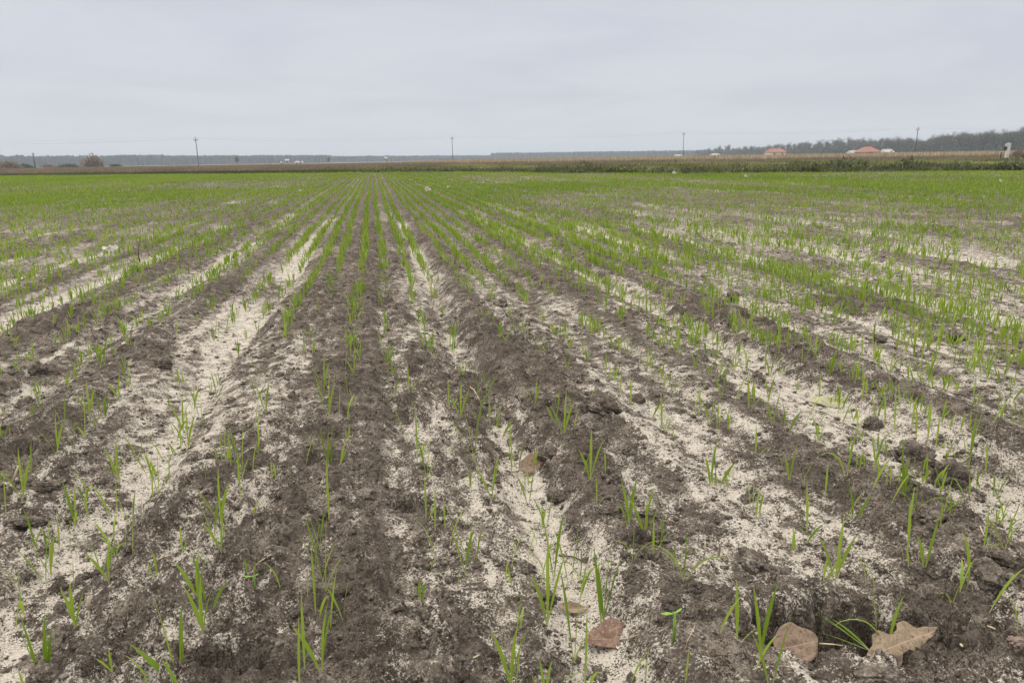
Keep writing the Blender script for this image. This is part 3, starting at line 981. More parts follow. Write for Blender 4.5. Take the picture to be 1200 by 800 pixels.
LF_BROWN = 'brown mottled fallen leaf lying flat below a wheat tuft, bottom centre'
LF_PINK = 'pinkish brown round fallen leaf in the left end of the dark pit'
LF_OAK = 'tan lobed fallen leaf lying across the right of the dark pit'
LF_PALE = 'pale greenish beige fallen leaf on the sand strip at right'
LF_MID = 'small reddish brown leaf tucked against the ridge beside the sand strip'
LF_CURL = 'curled beige leaf scrap behind the wheat tuft above the brown leaf'
_z = [at(a, b).z for a, b in ((900, 780), (1000, 785), (1090, 780), (960, 700), (1060, 700))]
ZP = sum(_z)/len(_z)
dead_leaf(711, 752, 50, POPLAR, M_LEAF_BROWN, .2, (.18, .05), .0, LF_BROWN, ((.030, .008), (.062, .016)), .007, 3)
dead_leaf(932, 757, 47, ROUND, M_LEAF_PINK, .35, (.55, -.12), .1, LF_PINK, ((.030, -.002), (.066, -.014)), .0, 5, ZP-.018)
dead_leaf(1054, 756, 90, OAK, M_LEAF_TAN, .35, (.5, -.12), .30, LF_OAK, None, .0, 8, ZP-.018)
dead_leaf(973, 474, 46, SLIM, M_LEAF_PALE, -.5, (.35, .06), -.25, LF_PALE, None, .012, 12)
dead_leaf(622, 552, 32, POPLAR, M_LEAF_PINK, .3, (.5, -.1), .25, LF_MID, None, .012, 14)
dead_leaf(672, 718, 36, SLIM, M_LEAF_TAN, .6, (.4, .1), .1, LF_CURL, None, .010, 17)
dead_leaf(640, 512, 16, SLIM, M_LEAF_TAN, .4, (.3, 0), .4, 'tiny tan leaf scrap in the middle rows', None, .006, 19)
dead_leaf(462, 474, 14, ROUND, M_LEAF_PINK, .3, (.4, 0), .2, 'tiny pinkish leaf scrap on soil left of the middle sand strip', None, .006, 21)
dead_leaf(1180, 410, 22, SLIM, M_LEAF_PINK, .3, (.3, 0), .1, 'small brown leaf scrap near the right edge of the field', None, .008, 25)
dead_leaf(683, 328, 14, SLIM, M_LEAF_BROWN, .3, (.3, 0), .5, 'small dark red leaf scrap in the right middle rows', None, .010, 27)

STRAWS = [
    (106, 716, 104, 702, 3.2, 'straw', 'short thick piece of pale straw on sandy soil, lower left'),
    (300, 662, 318, 652, 1.6, 'straw', 'thin pale straw beside a small hole left of the centre row'),
    (184, 657, 198, 653, 2.0, 'straw', 'pale straw chip on the left slope'),
    (497, 455, 511, 466, 1.3, 'straw', 'thin straw leaning beside the middle seedlings'),
    (1117, 748, 1127, 760, 2.6, 'straw', 'pale cut straw standing by the right end of the pit'),
    (1150, 732, 1166, 740, 2.0, 'straw', 'pale straw lying on soil at lower right'),
    (825, 652, 826, 637, 1.6, 'straw', 'short upright straw stub right of centre'),
    (655, 651, 688, 662, 2.0, 'twig', 'dark twig lying across the sand strip'),
    (1105, 535, 1128, 538, 1.5, 'twig', 'thin brown twig on the sand at right'),
    (735, 749, 762, 740, 0.9, 'straw', 'fine straw right of the brown mottled leaf'),
    (800, 768, 814, 736, 0.9, 'straw', 'grey straw fibre standing beside the small weed'),
    (553, 773, 562, 770, 2.2, 'straw', 'small yellowish straw chip at the bottom of the photo'),
    (523, 477, 530, 494, 1.2, 'twig', 'reddish twig stuck in the sand strip'),
    (843, 640, 842, 655, 2.0, 'twig', 'brown upright twig stub right of the straw stub'),
    (1145, 606, 1153, 630, 1.2, 'straw', 'bent thin straw on the sand by the right edge'),
    (15, 566, 22, 548, 2.0, 'straw', 'pinkish dry root standing in the hole at the left edge'),
    (855, 536, 858, 560, .9, 'straw', 'fine dry straw standing in the rows right of centre'),
    (548, 452, 562, 470, 1.0, 'straw', 'long thin straw slanting across the middle seedlings'),
]
for x0, y0, x1, y1, rp, kind, lb in STRAWS:
    a = at(x0, y0); d_ = (a-Vector((0, 0, HC))).length
    q = at_dist(x1, y1, math.hypot(a.x, a.y)) if y1 < y0-8 else at(x1, y1)
    b_ = q-a; b_.z += .004
    rm = rp/FPX*d_*.5
    mid = b_*.5+Vector((random.uniform(-1, 1), random.uniform(-1, 1), .6))*b_.length*.06
    mb = MB().tube([(0, 0, .001), mid, b_], [rm, rm, rm*.85], 7)
    nm = 'straw' if kind == 'straw' else 'twig'
    o = link(nm, mb.mesh(nm, True), M_STRAW if kind == 'straw' else M_TWIG, None, label=lb, category=nm)
    o.location = a+Vector((0, 0, rm*.6))

# upright dark stem with a bend, left middle distance
p = at(164, 307)
d_ = (p-Vector((0, 0, HC))).length
s1 = d_/FPX
mb = MB().tube([(0, 0, 0), (-.5*s1, 0, 7*s1), (0, 0, 13*s1), (2*s1, 0, 18*s1), (2.4*s1, 0, 20*s1)], [.7*s1, .6*s1, .5*s1, .4*s1, .3*s1], 6)
o = link('dry_stem', mb.mesh('dry_stem', True), M_TWIG, None, label='dark bent dry stem standing up beside the white scrap', category='stem')
o.location = p
# pale scraps in the crop
for px_, py_, wp, outl, lb in ((133, 302, 24, SLIM, 'crumpled white scrap lying in the rows on the left'), (501, 226, 7, ROUND, 'white scrap in the far rows just right of the centre tracks'),
                               (790, 205, 5, ROUND, 'tiny white scrap at the far edge of the field right of centre'), (1172, 216, 5, ROUND, 'tiny white scrap at far right of the green field'),
                               (352, 227, 4, ROUND, 'tiny pale scrap in the far crop left of the centre tracks'), (874, 209, 4, ROUND, 'tiny pale scrap in the far crop between two poles'),
                               (525, 222, 3, ROUND, 'smallest pale scrap right of the white scrap in the far rows')):
    p = at(px_, py_); d_ = (p-Vector((0, 0, HC))).length
    sc = wp/FPX*d_/np.ptp(np.array(outl)[:, 0])
    o = link('white_scrap', leaf_mesh(np.array(outl)*sc, .9, 33+int(px_) % 7, .002, .4), M_WHITE, None, label=lb, category='scrap')
    o.location = p+Vector((0, 0, .022*sc if wp > 8 else .06)); o.rotation_euler = (.65, .1, -.45 if wp > 8 else .2)
    if wp > 8: LAND.append((p.x, p.y, lb))
# pinkish pebble
p = at(1190, 754)
o = bpy.data.objects.new('pebble', clod_mesh(911, .7, 1.2)); C.objects.link(o); o.data.name = 'pebble'
o.data.materials.append(M_STONE); o.location = p+Vector((0, 0, .004)); o.scale = (.0095,)*3
o['label'] = 'small reddish pebble at the lower right edge'; o['category'] = 'pebble'
LAND.append((p.x, p.y, o['label']))
# small weeds with round seed leaves
M_COTY = plain('seed_leaf', (.15, .27, .045), .2, 60, .5)
for px_, py_, hp, lb in ((789, 752, 36, 'small broad leaved weed with rounded seed leaves among the wheat'), (299, 694, 20, 'tiny round leaved weed left of the centre row'), (836, 540, 14, 'tiny weed sprout on sand right of centre')):
    p = at(px_, py_); d_ = (p-Vector((0, 0, HC))).length; s1 = d_/FPX*hp
    w_ = empty('weed_seedling', p, -YAW, label=lb, category='weed')
    link('stem', MB().tube([(0, 0, -.003), (.03*s1, 0, .5*s1), (0, 0, s1)], [.045*s1, .05*s1, .035*s1], 7).mesh('stem', True), M_COTY, w_)
    for az_, L_ in ((-1.9, .46), (1.0, .30)):
        q = link('seed_leaf', leaf_mesh(np.array([(0, -.02), (.25, -.11), (.6, -.16), (.9, -.1), (1, 0), (.9, .1), (.6, .16), (.25, .11), (0, .02)])*L_*s1, .2, 44, .0006), M_COTY, w_)
        q.location = (0, 0, s1*.96); q.rotation_euler = (0, -.15, math.pi/2-az_)
    LAND.append((p.x, p.y, lb))

# ------------------------------------------------------------------ labels of the seedlings: by what they stand beside
used = set()
SHORTS = {LF_BROWN: 'the brown mottled leaf', LF_PINK: 'the round pinkish leaf', LF_OAK: 'the tan lobed leaf', LF_PALE: 'the pale greenish beige leaf', LF_MID: 'the small reddish leaf',
          LF_CURL: 'the curled beige leaf'}
order = []
for i, (o, kd, x, y, hm) in enumerate(SEEDLINGS):
    best = sorted(((math.hypot(x-a, y-b), a, b, ph) for a, b, ph in LAND), key=lambda q: q[0])[:2]
    order.append((best[0][0], i, best))
order.sort(key=lambda q: q[0])
for dmin, i, best in order:
    o, kd, x, y, hm = SEEDLINGS[i]
    o['category'] = 'seedling'; o['group'] = GRP
    lab = None
    if dmin < 0.16:
        for dd, a, b, ph in best:
            if dd > .16: break
            dx = (x-a)*math.cos(YAW)-(y-b)*math.sin(YAW); dy = (x-a)*math.sin(YAW)+(y-b)*math.cos(YAW)
            side = ('right of' if dx > 0 else 'left of') if abs(dx) > abs(dy) else ('behind' if dy > 0 else 'in front of')
            what = SHORTS.get(ph) or 'the '+' '.join(ph.split()[:9])
            cand = f"{NWORD[kd]} wheat seedling {side} {what}"
            cw = cand.split()[:15]
            while cw[-1] in ('the', 'of', 'a', 'left', 'right', 'behind', 'in', 'beside', 'between', 'under', 'with', 'on', 'lower', 'by', 'from', 'at', 'its', 'near', 'among', 'to', 'and', 'against', 'just', 'below', 'big', 'pale', 'dark', 'cut', 'tucked', 'seed', 'rounded', 'middle', 'bottom', 'far', 'single', 'tall', 'spreading', 'hand', 'sparse', 'white', 'lying'): cw.pop()
            cand = ' '.join(cw)
            if cand not in used: lab = cand; break
    if lab is None:
        H_, S_ = layers(np.array([x]), np.array([y]))
        ground_ = 'pale sand' if S_[0] > .55 else 'dark soil'
        size = 'tall' if hm > .098 else ('short' if hm < .06 else 'medium')
        lab = f"{size} {NWORD[kd]} wheat seedling growing on {ground_} in the rows"
    used.add(lab)
    o['label'] = lab

for o in [q for q in C.objects if q.name.startswith('soil_clod') and q['label'].startswith('small loose')]:
    x, y = o.location.x, o.location.y
    best = sorted(((math.hypot(x-a, y-b), a, b, ph) for a, b, ph in LAND), key=lambda q: q[0])[0]
    if best[0] < .13 and 'clod' not in best[3]:
        dx = (x-best[1])*math.cos(YAW)-(y-best[2])*math.sin(YAW); dy = (x-best[1])*math.sin(YAW)+(y-best[2])*math.cos(YAW)
        side = ('right of' if dx > 0 else 'left of') if abs(dx) > abs(dy) else ('behind' if dy > 0 else 'in front of')
        cand = f"small loose soil clod {side} "+(SHORTS.get(best[3]) or 'the '+' '.join(best[3].split()[:5]))
        if cand not in used: o['label'] = cand; used.add(cand)


# ------------------------------------------------------------------ beyond the field
def scatter_strip(n_, lo_s, hi_s, xlo, xhi, pw=1.0):
    x = RS.uniform(xlo, xhi, n_)
    s = lo_s+(hi_s-lo_s)*RS.rand(n_)**pw
    y = np.interp(x, _e[:, 0], _e[:, 1])+s/0.86
    return x, y, s


def dry_start(x): return np.interp(x, [-60, -30, -12, 0, 8, 20, 40], [4, 5, 9, 22, 40, 55, 70])


# tall dry weeds, brown, all along the far side
x, y, s = scatter_strip(150000, 0, 170, -150, 190, 1.5)
ds = dry_start(x)+2.0*fbm(x*.15, y*.15, 121, 2)
y = y+(ds)/0.86
n_ = len(x)
hgt = (0.53+0.16*fbm(x*.12, y*.12, 123, 3))*RS.uniform(.6, 1.15, n_)
front = np.clip(hgt, .2, .92)
parts = []
for b in range(3):
    base = np.stack([x+RS.normal(0, .12, n_), y+RS.normal(0, .12, n_), np.full(n_, -.02)], -1)
    tn = np.clip(.45+.55*fbm(x*.3, y*.1, 125, 3)+RS.normal(0, .2, n_), 0, 1)
    parts.append(tri_blades(base, RS.uniform(0, 6.28, n_), front*RS.uniform(.7, 1.05, n_), RS.gamma(2, .08, n_), .07*RS.uniform(.6, 1.6, n_), tn))
link('dry_weeds', mesh_np('dry_weeds', *merge(parts), smooth=False), M_BROWN, kind='stuff', label='band of tall brown dry weeds beyond the far edge of the field', category='weeds')
# paler dry grass further off to the right
x, y, s = scatter_strip(45000, 85, 330, 15, 260, 1.3)
n_ = len(x)
base = np.stack([x, y, np.zeros(n_)], -1)
link('pale_dry_grass', mesh_np('pale_dry_grass', *merge([tri_blades(base, RS.uniform(0, 6.28, n_), RS.uniform(.5, 1.15, n_), RS.gamma(2, .1, n_), .3*RS.uniform(.6, 1.6, n_), RS.rand(n_)),
     tri_blades(base+[.3, .2, 0], RS.uniform(0, 6.28, n_), RS.uniform(.5, 1.1, n_), RS.gamma(2, .1, n_), .3*RS.uniform(.6, 1.6, n_), RS.rand(n_))]), smooth=False), M_TAN, kind='stuff',
     label='pale tan dry grass in front of the bare wood', category='grass')
# verge of green weeds on the right, thick leafy growth over the ditch
x, y, s = scatter_strip(60000, .15, 40, -9, 60, 1.5)
dens = fbm(x*.5, y*.5, 131, 3)
fade = sst(x, -8, 8)
sj = s
s = s+2.2*fbm(x*.45+5, y*.45, 137, 3)
k = (RS.rand(len(x)) < np.clip(.65+.9*dens, .15, 1)*(.25+.75*fade)) & (sj < dry_start(x)+3)
x, y, s, sj, dens = x[k], y[k], s[k], sj[k], dens[k]
n_ = len(x)
hw = np.clip((.30+.65*fbm(x*.6, y*.6, 133, 3))*(1-sst(s, 2.5, 6))+(.15+.2*fbm(x*.3, y*.3, 134, 2))*sst(s, 2.5, 6), .05, .75)*(0.25+.75*sst(x, -8, 12))
parts = []
for b in range(7):
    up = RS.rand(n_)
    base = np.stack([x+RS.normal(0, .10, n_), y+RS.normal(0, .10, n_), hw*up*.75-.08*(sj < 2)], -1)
    tn = np.clip(.06+.2*up+.40*sst(s, 2.5, 6)+.8*fbm(x*.22, y*.22, 135, 3)*(.3+sst(s, 2.5, 6))+RS.normal(0, .12, n_), 0, 1)  # yellowish tops; shade inside the clumps painted into the low leaves
    parts.append(tri_blades(base, RS.uniform(0, 6.28, n_), RS.uniform(.10, .26, n_), RS.uniform(.1, 1.5, n_), .085*RS.uniform(.5, 1.5, n_), tn))
link('green_weeds', mesh_np('green_weeds', *merge(parts), smooth=False), M_WEED, kind='stuff', label='overgrown verge of dark green weeds along the ditch at right', category='weeds')
# low dark grass along the left edge
x, y, s = scatter_strip(26000, .2, 9, -70, 0, 1.4)
k = s < dry_start(x)+1
x, y, s = x[k], y[k], s[k]; n_ = len(x)
base = np.stack([x, y, np.full(n_, -.05)], -1)
tn = np.clip(.1+.6*fbm(x*.2, y*.2, 141, 3)+.1*RS.randn(n_), 0, 1)
link('verge_grass', mesh_np('verge_grass', *merge([tri_blades(base+[.05*i, 0, 0], RS.uniform(0, 6.28, n_), RS.uniform(.08, .28, n_), RS.gamma(2, .2, n_), .06*RS.uniform(.6, 1.5, n_), tn) for i in range(3)]), smooth=False),
     M_WEED, kind='stuff', label='low dark grass between the crop and the dry weeds at left', category='grass')
# grey dirt track behind the left edge
tx = np.linspace(-90, 6, 90)
ty0 = np.interp(tx, _e[:, 0], _e[:, 1])+3.6/.86
Vt = np.vstack([np.column_stack([tx, ty0, np.full(90, .045)]), np.column_stack([tx, ty0+1.7, np.full(90, .045)])])
Ft = np.array([(i, i+1, 91+i, 90+i) for i in range(89)])
link('dirt_track', mesh_np('dirt_track', Vt, [Ft]), plain('track_dirt', (.20, .18, .165), .2, 3), kind='structure')

# ------------------------------------------------------------------ poles, wires, posts
M_CONC = plain('weathered_pole', (.20, .175, .15), .25, 6)
M_POLE2 = plain('dark_pole', (.10, .09, .08), .25, 6)
M_WOOD = plain('old_wood', (.15, .12, .095), .3, 9)
M_INS = plain('porcelain', (.62, .60, .57), .05, 9, .3)
M_WIRE = plain('wire', (.16, .16, .165), .05, 2, .6)
M_WHITEP = plain('whitewash', (.47, .47, .46), .12, 3)
M_DARKBOX = plain('dark_metal', (.035, .035, .04), .2, 5)


def make_pole(hgt, mat, arm=.95, r0=.11):
    o = empty('utility_pole', (0, 0, 0))
    link('shaft', MB().tube([(0, 0, -.5), (0, 0, hgt*.5), (0, 0, hgt)], [r0, r0*.85, r0*.68], 12).mesh('shaft', True), mat, o)
    if arm:
        link('crossarm', MB().box((0, .0, hgt-.55), (arm, .12, .13)).mesh('crossarm'), M_WOOD, o)
        for xx, zz_ in ((-arm*.45, hgt-.48), (arm*.45, hgt-.48), (0, hgt)):
            link('insulator', MB().tube([(xx, 0, zz_), (xx, 0, zz_+.10), (xx, 0, zz_+.14), (xx, 0, zz_+.30), (xx, 0, zz_+.36)], [.03, .03, .08, .085, .03], 10).mesh('insulator', True), M_INS, o)
        link('brace', MB().tube([(-arm*.32, .03, hgt-.60), (0, .1, hgt-1.15)], .025, 6).mesh('brace'), M_WOOD, o)
    return o


POLE_HEADS = []
PGRP = 'utility poles beyond the field'
for bx, tx_, ty_, d_, mat, lb in ((231.5, 229, 161, 172, M_CONC, 'grey utility pole rising from the brown weeds left of the field centre'),
                                  (530.5, 529.7, 160, 224, M_CONC, 'grey utility pole standing on the horizon just right of the centre tracks'),
                                  (801, 801.5, 155, 232, M_CONC, 'grey utility pole near the left end of the bare wood'),
                                  (1071, 1075.5, 149, 218, M_POLE2, 'dark utility pole leaning right in front of the bare wood')):
    tp = at_dist(tx_, ty_, d_); hgt = tp.z
    o = make_pole(hgt, mat)
    o.location = (tp.x, tp.y, 0); o.rotation_euler = (0, 0 if lb[0] == 'g' else .02, -YAW+.15)
    o['label'] = lb; o['category'] = 'pole'; o['group'] = PGRP
    POLE_HEADS.append(Vector((tp.x, tp.y, hgt)))
for tx_, ty_, d_, lb in ((38.5, 179, 330, 'dark utility pole at the far left between two bushes'), (115.5, 184.5, 470, 'small distant pole just right of the reddish bush'),
                         (166, 186, 640, 'distant pole before the pine wood, third from the left edge'), (193.5, 187, 800, 'tiniest distant pole before the pine wood left of the grey pole')):
    tp = at_dist(tx_, ty_, d_)
    o = make_pole(max(3.5, tp.z), M_POLE2, 1.3, .22)
    o.location = (tp.x, tp.y, 0); o.rotation_euler = (0, 0, .5); o['label'] = lb; o['category'] = 'pole'; o['group'] = PGRP
ends = [POLE_HEADS[0]+(POLE_HEADS[0]-POLE_HEADS[1])*.9] + POLE_HEADS + [POLE_HEADS[3]+(POLE_HEADS[3]-POLE_HEADS[2])*.9]
ax = Vector((math.cos(-YAW+.15), math.sin(-YAW+.15), 0))
SPN = ['left of the leftmost grey pole', 'between the two left grey poles', 'between the middle and the right grey pole', 'from the right grey pole to the dark leaning pole', 'right of the dark leaning pole']
for i in range(5):
    for off, zz_, nm in ((-.43, -.14, 'left side'), (.43, -.14, 'right side'), (0, .34, 'top')):
        a, b_ = ends[i]+ax*off+Vector((0, 0, zz_)), ends[i+1]+ax*off+Vector((0, 0, zz_))
        pts = [a.lerp(b_, t/16)-Vector((0, 0, 4*.9*(t/16)*(1-t/16))) for t in range(17)]
        link('power_line', MB().tube(pts, .005, 5).mesh('power_line', True), M_WIRE, None, label=f'thin {nm} power line {SPN[i]}', category='wire', group='power lines between the utility poles')
# whitewashed post with a dark plate, and a short dark stake by it
tp = at_dist(1181.5, 167.5, 93); pt = empty('marker_post', (tp.x, tp.y, 0), -YAW, label='leaning white concrete post with dark plate on the verge at far right', category='post')
link('post_shaft', MB().box((0, 0, tp.z/2-.1), (.30, .22, tp.z+.2), .9).mesh('post_shaft'), M_WHITEP, pt)
link('plate', MB().box((-.30, 0, tp.z-.55), (.24, .08, .34)).mesh('plate'), M_DARKBOX, pt)
link('plate_cap', MB().box((-.28, 0, tp.z-.23), (.14, .10, .30)).mesh('plate_cap'), M_WHITEP, pt)
pt.rotation_euler = (0, .09, -YAW)
tp = at_dist(1173.5, 178.5, 93)
o = link('stake', MB().tube([(0, 0, -.1), (0, 0, .45), (0, 0, max(.7, tp.z))], [.06, .055, .05], 8).mesh('stake', True), M_DARKBOX, None, label='short dark stake left of the white concrete post', category='stake')
o.location = (tp.x, tp.y, 0)

# ------------------------------------------------------------------ houses far off
M_RED = plain('red_roof', (.25, .12, .095), .2, 2)
M_GREYR = plain('grey_roof', (.33, .32, .31), .12, 2)
M_CREAM = plain('cream_wall', (.58, .53, .45), .1, 1)
M_BRICK = plain('brick_wall', (.28, .15, .12), .2, 4)
M_PANE = plain('window_pane', (.05, .06, .07), .1, 2, .2, spec=.5)


def house(px, py_top, d, wid, dep, rz, wallh, wallm, roofm, hip, label, name='house'):
    tp = at_dist(px, py_top, d); H = max(wallh+1.0, tp.z)
    o = empty(name, (tp.x, tp.y, 0), rz-YAW, label=label, category='house' if name == 'house' else 'building')
    link('wall', MB().box((0, 0, wallh/2-.2), (wid, dep, wallh+.4)).mesh('wall'), wallm, o)
    e = .5; a, b = wid/2+e, dep/2+e; hp = wid/2*hip
    z0 = wallh+.003
    mb = MB()
    A, B, Cc, D = (-a, -b, z0), (a, -b, z0), (a, b, z0), (-a, b, z0)
    P, Q = (-a+hp, 0, H), (a-hp, 0, H)
    mb.poly([A, B, Q, P]); mb.poly([Cc, D, P, Q]); mb.poly([B, Cc, Q]); mb.poly([D, A, P]); mb.poly([A, D, Cc, B])
    rf = link('roof', mb.mesh('roof'), roofm, o)
    link('chimney', MB().box((wid*.15, .4, H+.2), (.7, .7, 1.4)).mesh('chimney'), M_BRICK, rf)
    nw = max(2, int(wid/3))
    for i in range(nw):
        xx = -wid/2+wid*(i+.5)/nw
        if i == nw//2:
            link('door', MB().box((xx, -dep/2-.02, 1.0), (1.0, .08, 2.0)).mesh('door'), M_WOOD, o)
        else:
            f = link('window', MB().box((xx, -dep/2-.02, wallh*.58), (1.3, .09, 1.3)).mesh('window'), M_WHITEP, o)
            link('pane', MB().box((xx, -dep/2-.045, wallh*.58), (1.06, .06, 1.06)).mesh('pane'), M_PANE, f)
    return o


house(909, 174.3, 430, 8.6, 7, .1, 2.4, M_CREAM, M_RED, .35, 'cream house with red hipped roof at the left part of the bare wood')
house(1017, 172.0, 400, 9.2, 8, -.1, 1.6, M_BRICK, M_RED, .75, 'large red roofed house between two small white roofed sheds')
house(1000, 176.3, 420, 4.2, 4, .2, 1.2, M_CREAM, M_GREYR, .2, 'small white roofed shed left of the large red roofed house', 'shed')
house(1039.5, 174.8, 410, 4.6, 4, .1, 1.3, M_CREAM, M_GREYR, .2, 'small white roofed shed right of the large red roofed house', 'shed')
house(838, 181.0, 520, 4.6, 5, .1, 1.5, M_CREAM, M_GREYR, .2, 'small pale roofed shed in front of the first bare trees', 'shed')
house(795, 182.7, 640, 5.5, 5, .1, 1.6, M_CREAM, M_GREYR, .2, 'low pale shed on the horizon left of the third grey pole', 'shed')
house(336.5, 188.0, 560, 2.2, 2.4, .1, 2.4, M_WHITEP, M_GREYR, .2, 'narrow white hut before the pine wood', 'shed')
house(331.0, 190.2, 560, 1.6, 2, .1, .9, M_WHITEP, M_GREYR, .2, 'tiny white hut left of the narrow white hut', 'shed')
house(350.5, 190.0, 560, 5.0, 3, .1, .9, M_WHITEP, M_GREYR, .2, 'low white hut right of the narrow white hut', 'shed')
house(452.3, 185.0, 560, 1.6, 1.6, .1, 3.0, M_WHITEP, M_GREYR, .2, 'narrow white tower hut before the pine wood near the centre', 'shed')

# ------------------------------------------------------------------ trees
M_PINE = plain('pine_needles', (.030, .040, .028), .3, .2)
M_BARK = plain('bark', (.085, .072, .06), .3, 2)
M_TWIGS = leaf_material('bare_twigs', (.085, .072, .062), (.070, .060, .052), (.135, .118, .10), None, .1)
M_RUST = leaf_material('rusty_twigs', (.12, .085, .065), (.12, .08, .06), (.24, .165, .115), None, .2)
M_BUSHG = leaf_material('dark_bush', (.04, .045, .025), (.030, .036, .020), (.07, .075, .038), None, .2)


def pine_wood():
    parts = []
    def seg(px0, px1, d0, d1, top0, top1, hz_rows, n_):
        for k_ in range(int(n_*2.6)):
            t = (k_+RS.rand())/int(n_*2.6); px_ = px0+(px1-px0)*t
            d_ = (d0+(d1-d0)*t)+RS.rand()**1.4*hz_rows
            ref = at_dist(px_, top0+(top1-top0)*t, d0+(d1-d0)*t)
            H = ref.z*(RS.uniform(.80, .97)+.10*RS.rand()**4+.10*float(vn(np.array([px_*.09]), np.array([.5]), 151)[0]))
            b = at_dist(px_, 190, d_)
            R = H*RS.uniform(.15, .24)
            K = 7; zs = [.0, .18, .22, .45, .5, .70, .74, .9, 1.0]; rs = [.8, .75, .95, .75, 1.0, .6, .75, .35, .02]
            ring = np.linspace(0, 2*math.pi, K, endpoint=False)+RS.rand()
            V = np.concatenate([np.column_stack([b.x+np.cos(ring)*R*r_*RS.uniform(.65, 1.25, K), b.y+np.sin(ring)*R*r_*RS.uniform(.65, 1.25, K), H*z_+RS.uniform(-.03, .03, K)*H*(0 < z_ < 1)]) for z_, r_ in zip(zs, rs)])
            i = np.arange(len(zs)-1)[:, None]*K; j = np.arange(K)[None]
            q = np.stack([i+j, i+(j+1) % K, i+K+(j+1) % K, i+K+j], -1).reshape(-1, 4)
            parts.append((V, q, {}))
    seg(-140, 165, 1250, 1300, 181.6, 181.4, 90, 560)
    seg(140, 388, 1300, 1380, 181.2, 181.0, 90, 520)
    seg(370, 600, 1500, 1650, 182.4, 181.4, 100, 520)
    seg(576, 840, 1650, 1500, 178.6, 175.2, 120, 620)
    seg(820, 1330, 1500, 1350, 175.0, 168, 120, 500)
    V, F, A = merge(parts)
    link('pine_wood', mesh_np('pine_wood', V, F, None, False), M_PINE, kind='stuff', label='distant hazy wall of pine forest along the horizon', category='forest')


pine_wood()


def bare_tree_meshes(seed):
    r = random.Random(seed); rs = np.random.RandomState(seed)
    H = 1.0
    mb = MB()
    lean = Vector((r.uniform(-.05, .05), r.uniform(-.05, .05), 0))
    top = Vector((0, 0, .72*H))+lean*.7
    mb.tube([(0, 0, -.02), (0, 0, .2), lean*.4+Vector((0, 0, .45)), top], [.020, .016, .011, .004], 7)
    ends_ = []
    for i in range(r.randint(9, 12)):
        z0 = r.uniform(.22, .68); az = r.uniform(0, 6.28); L = r.uniform(.18, .34)*(1.1-.4*z0)
        a = Vector((0, 0, z0))+lean*z0; d_ = Vector((math.cos(az)*.75, math.sin(az)*.75, r.uniform(.5, 1.0))).normalized()
        b = a+d_*L*.5+Vector((0, 0, .02)); c = a+d_*L+Vector((0, 0, .07))
        mb.tube([a, b, c], [.008, .005, .002], 5); ends_ += [b, c, (a+b)/2+Vector((0, 0, .03))]
    ends_ += [top, top+Vector((0, 0, .08))]
    trunk = mb.mesh('trunk', True)
    n_ = 1500
    c = np.array([e[:] for e in ends_])[rs.randint(0, len(ends_), n_)]
    p = c+rs.normal(0, .055, (n_, 3))
    d_ = p-np.array([0, 0, .35]); d_ = d_/np.linalg.norm(d_, axis=1)[:, None]+rs.normal(0, .45, (n_, 3)); d_[:, 2] += .5
    d_ /= np.linalg.norm(d_, axis=1)[:, None]
    L = rs.uniform(.04, .11, n_)[:, None]
    sd_ = np.cross(d_, rs.normal(0, 1, (n_, 3))); sd_ /= np.linalg.norm(sd_, axis=1)[:, None]
    wv = rs.uniform(.003, .0075, n_)[:, None]
    V = np.stack([p-sd_*wv, p+sd_*wv, p+d_*L], 1).reshape(-1, 3)
    V[:, 2] = np.maximum(V[:, 2], .06)
    crown = mesh_np('crown', V, [np.arange(3*n_).reshape(-1, 3)], {'along': np.tile([.3, .3, 1.], n_), 'tint': np.repeat(rs.rand(n_), 3)}, False)
    return trunk, crown


TREES = [bare_tree_meshes(300+i) for i in range(7)]
def tree(loc, H, wscale, label, group, k=None, mat=M_TWIGS, name='bare_tree', rz=None):
    tr, cr = TREES[random.randrange(7) if k is None else k]
    o = empty(name, loc, random.uniform(0, 6.28) if rz is None else rz, label=label, category='tree', group=group)
    o.scale = (H*wscale, H*wscale, H)
    link('trunk', tr, M_BARK, o)
    c = link('crown', cr, M_TWIGS, o)
    if mat is not M_TWIGS:
        c.material_slots[0].link = 'OBJECT'; c.material_slots[0].material = mat
    return o


# the bare wood on the right: skyline points (x, y of the tree tops, distance)
SKY = [(812, 178.5, 980), (845, 172.5, 900), (862, 173.5, 860), (880, 171.5, 830), (905, 172, 800), (925, 169, 760), (955, 166.5, 720), (985, 165, 690), (1010, 163, 665), (1040, 163.5, 640), (1060, 160, 625), (1082, 165, 615), (1100, 159, 600),
       (1130, 157, 585), (1160, 154.5, 570), (1200, 152.5, 555), (1260, 149, 535), (1330, 146, 520)]
sx = np.array([q[0] for q in SKY], float)
TG = 'bare deciduous trees of the wood at right'
rg = random.Random(9)
N_T = 150
TREE_MARKS = [(818, 'leftmost bare tree of the wood, where it thins out beside the third grey pole'), (838, 'bare tree rising behind the small pale shed at the left of the wood'), (909, 'bare tree directly behind the cream house with red roof'),
              (1000, 'bare tree directly behind the left white roofed shed'), (1017, 'bare tree directly behind the large red roofed house'), (1039, 'bare tree directly behind the right white roofed shed'),
              (1073, 'bare tree directly behind the dark leaning utility pole'), (1181, 'tall bare tree directly behind the white concrete post')]
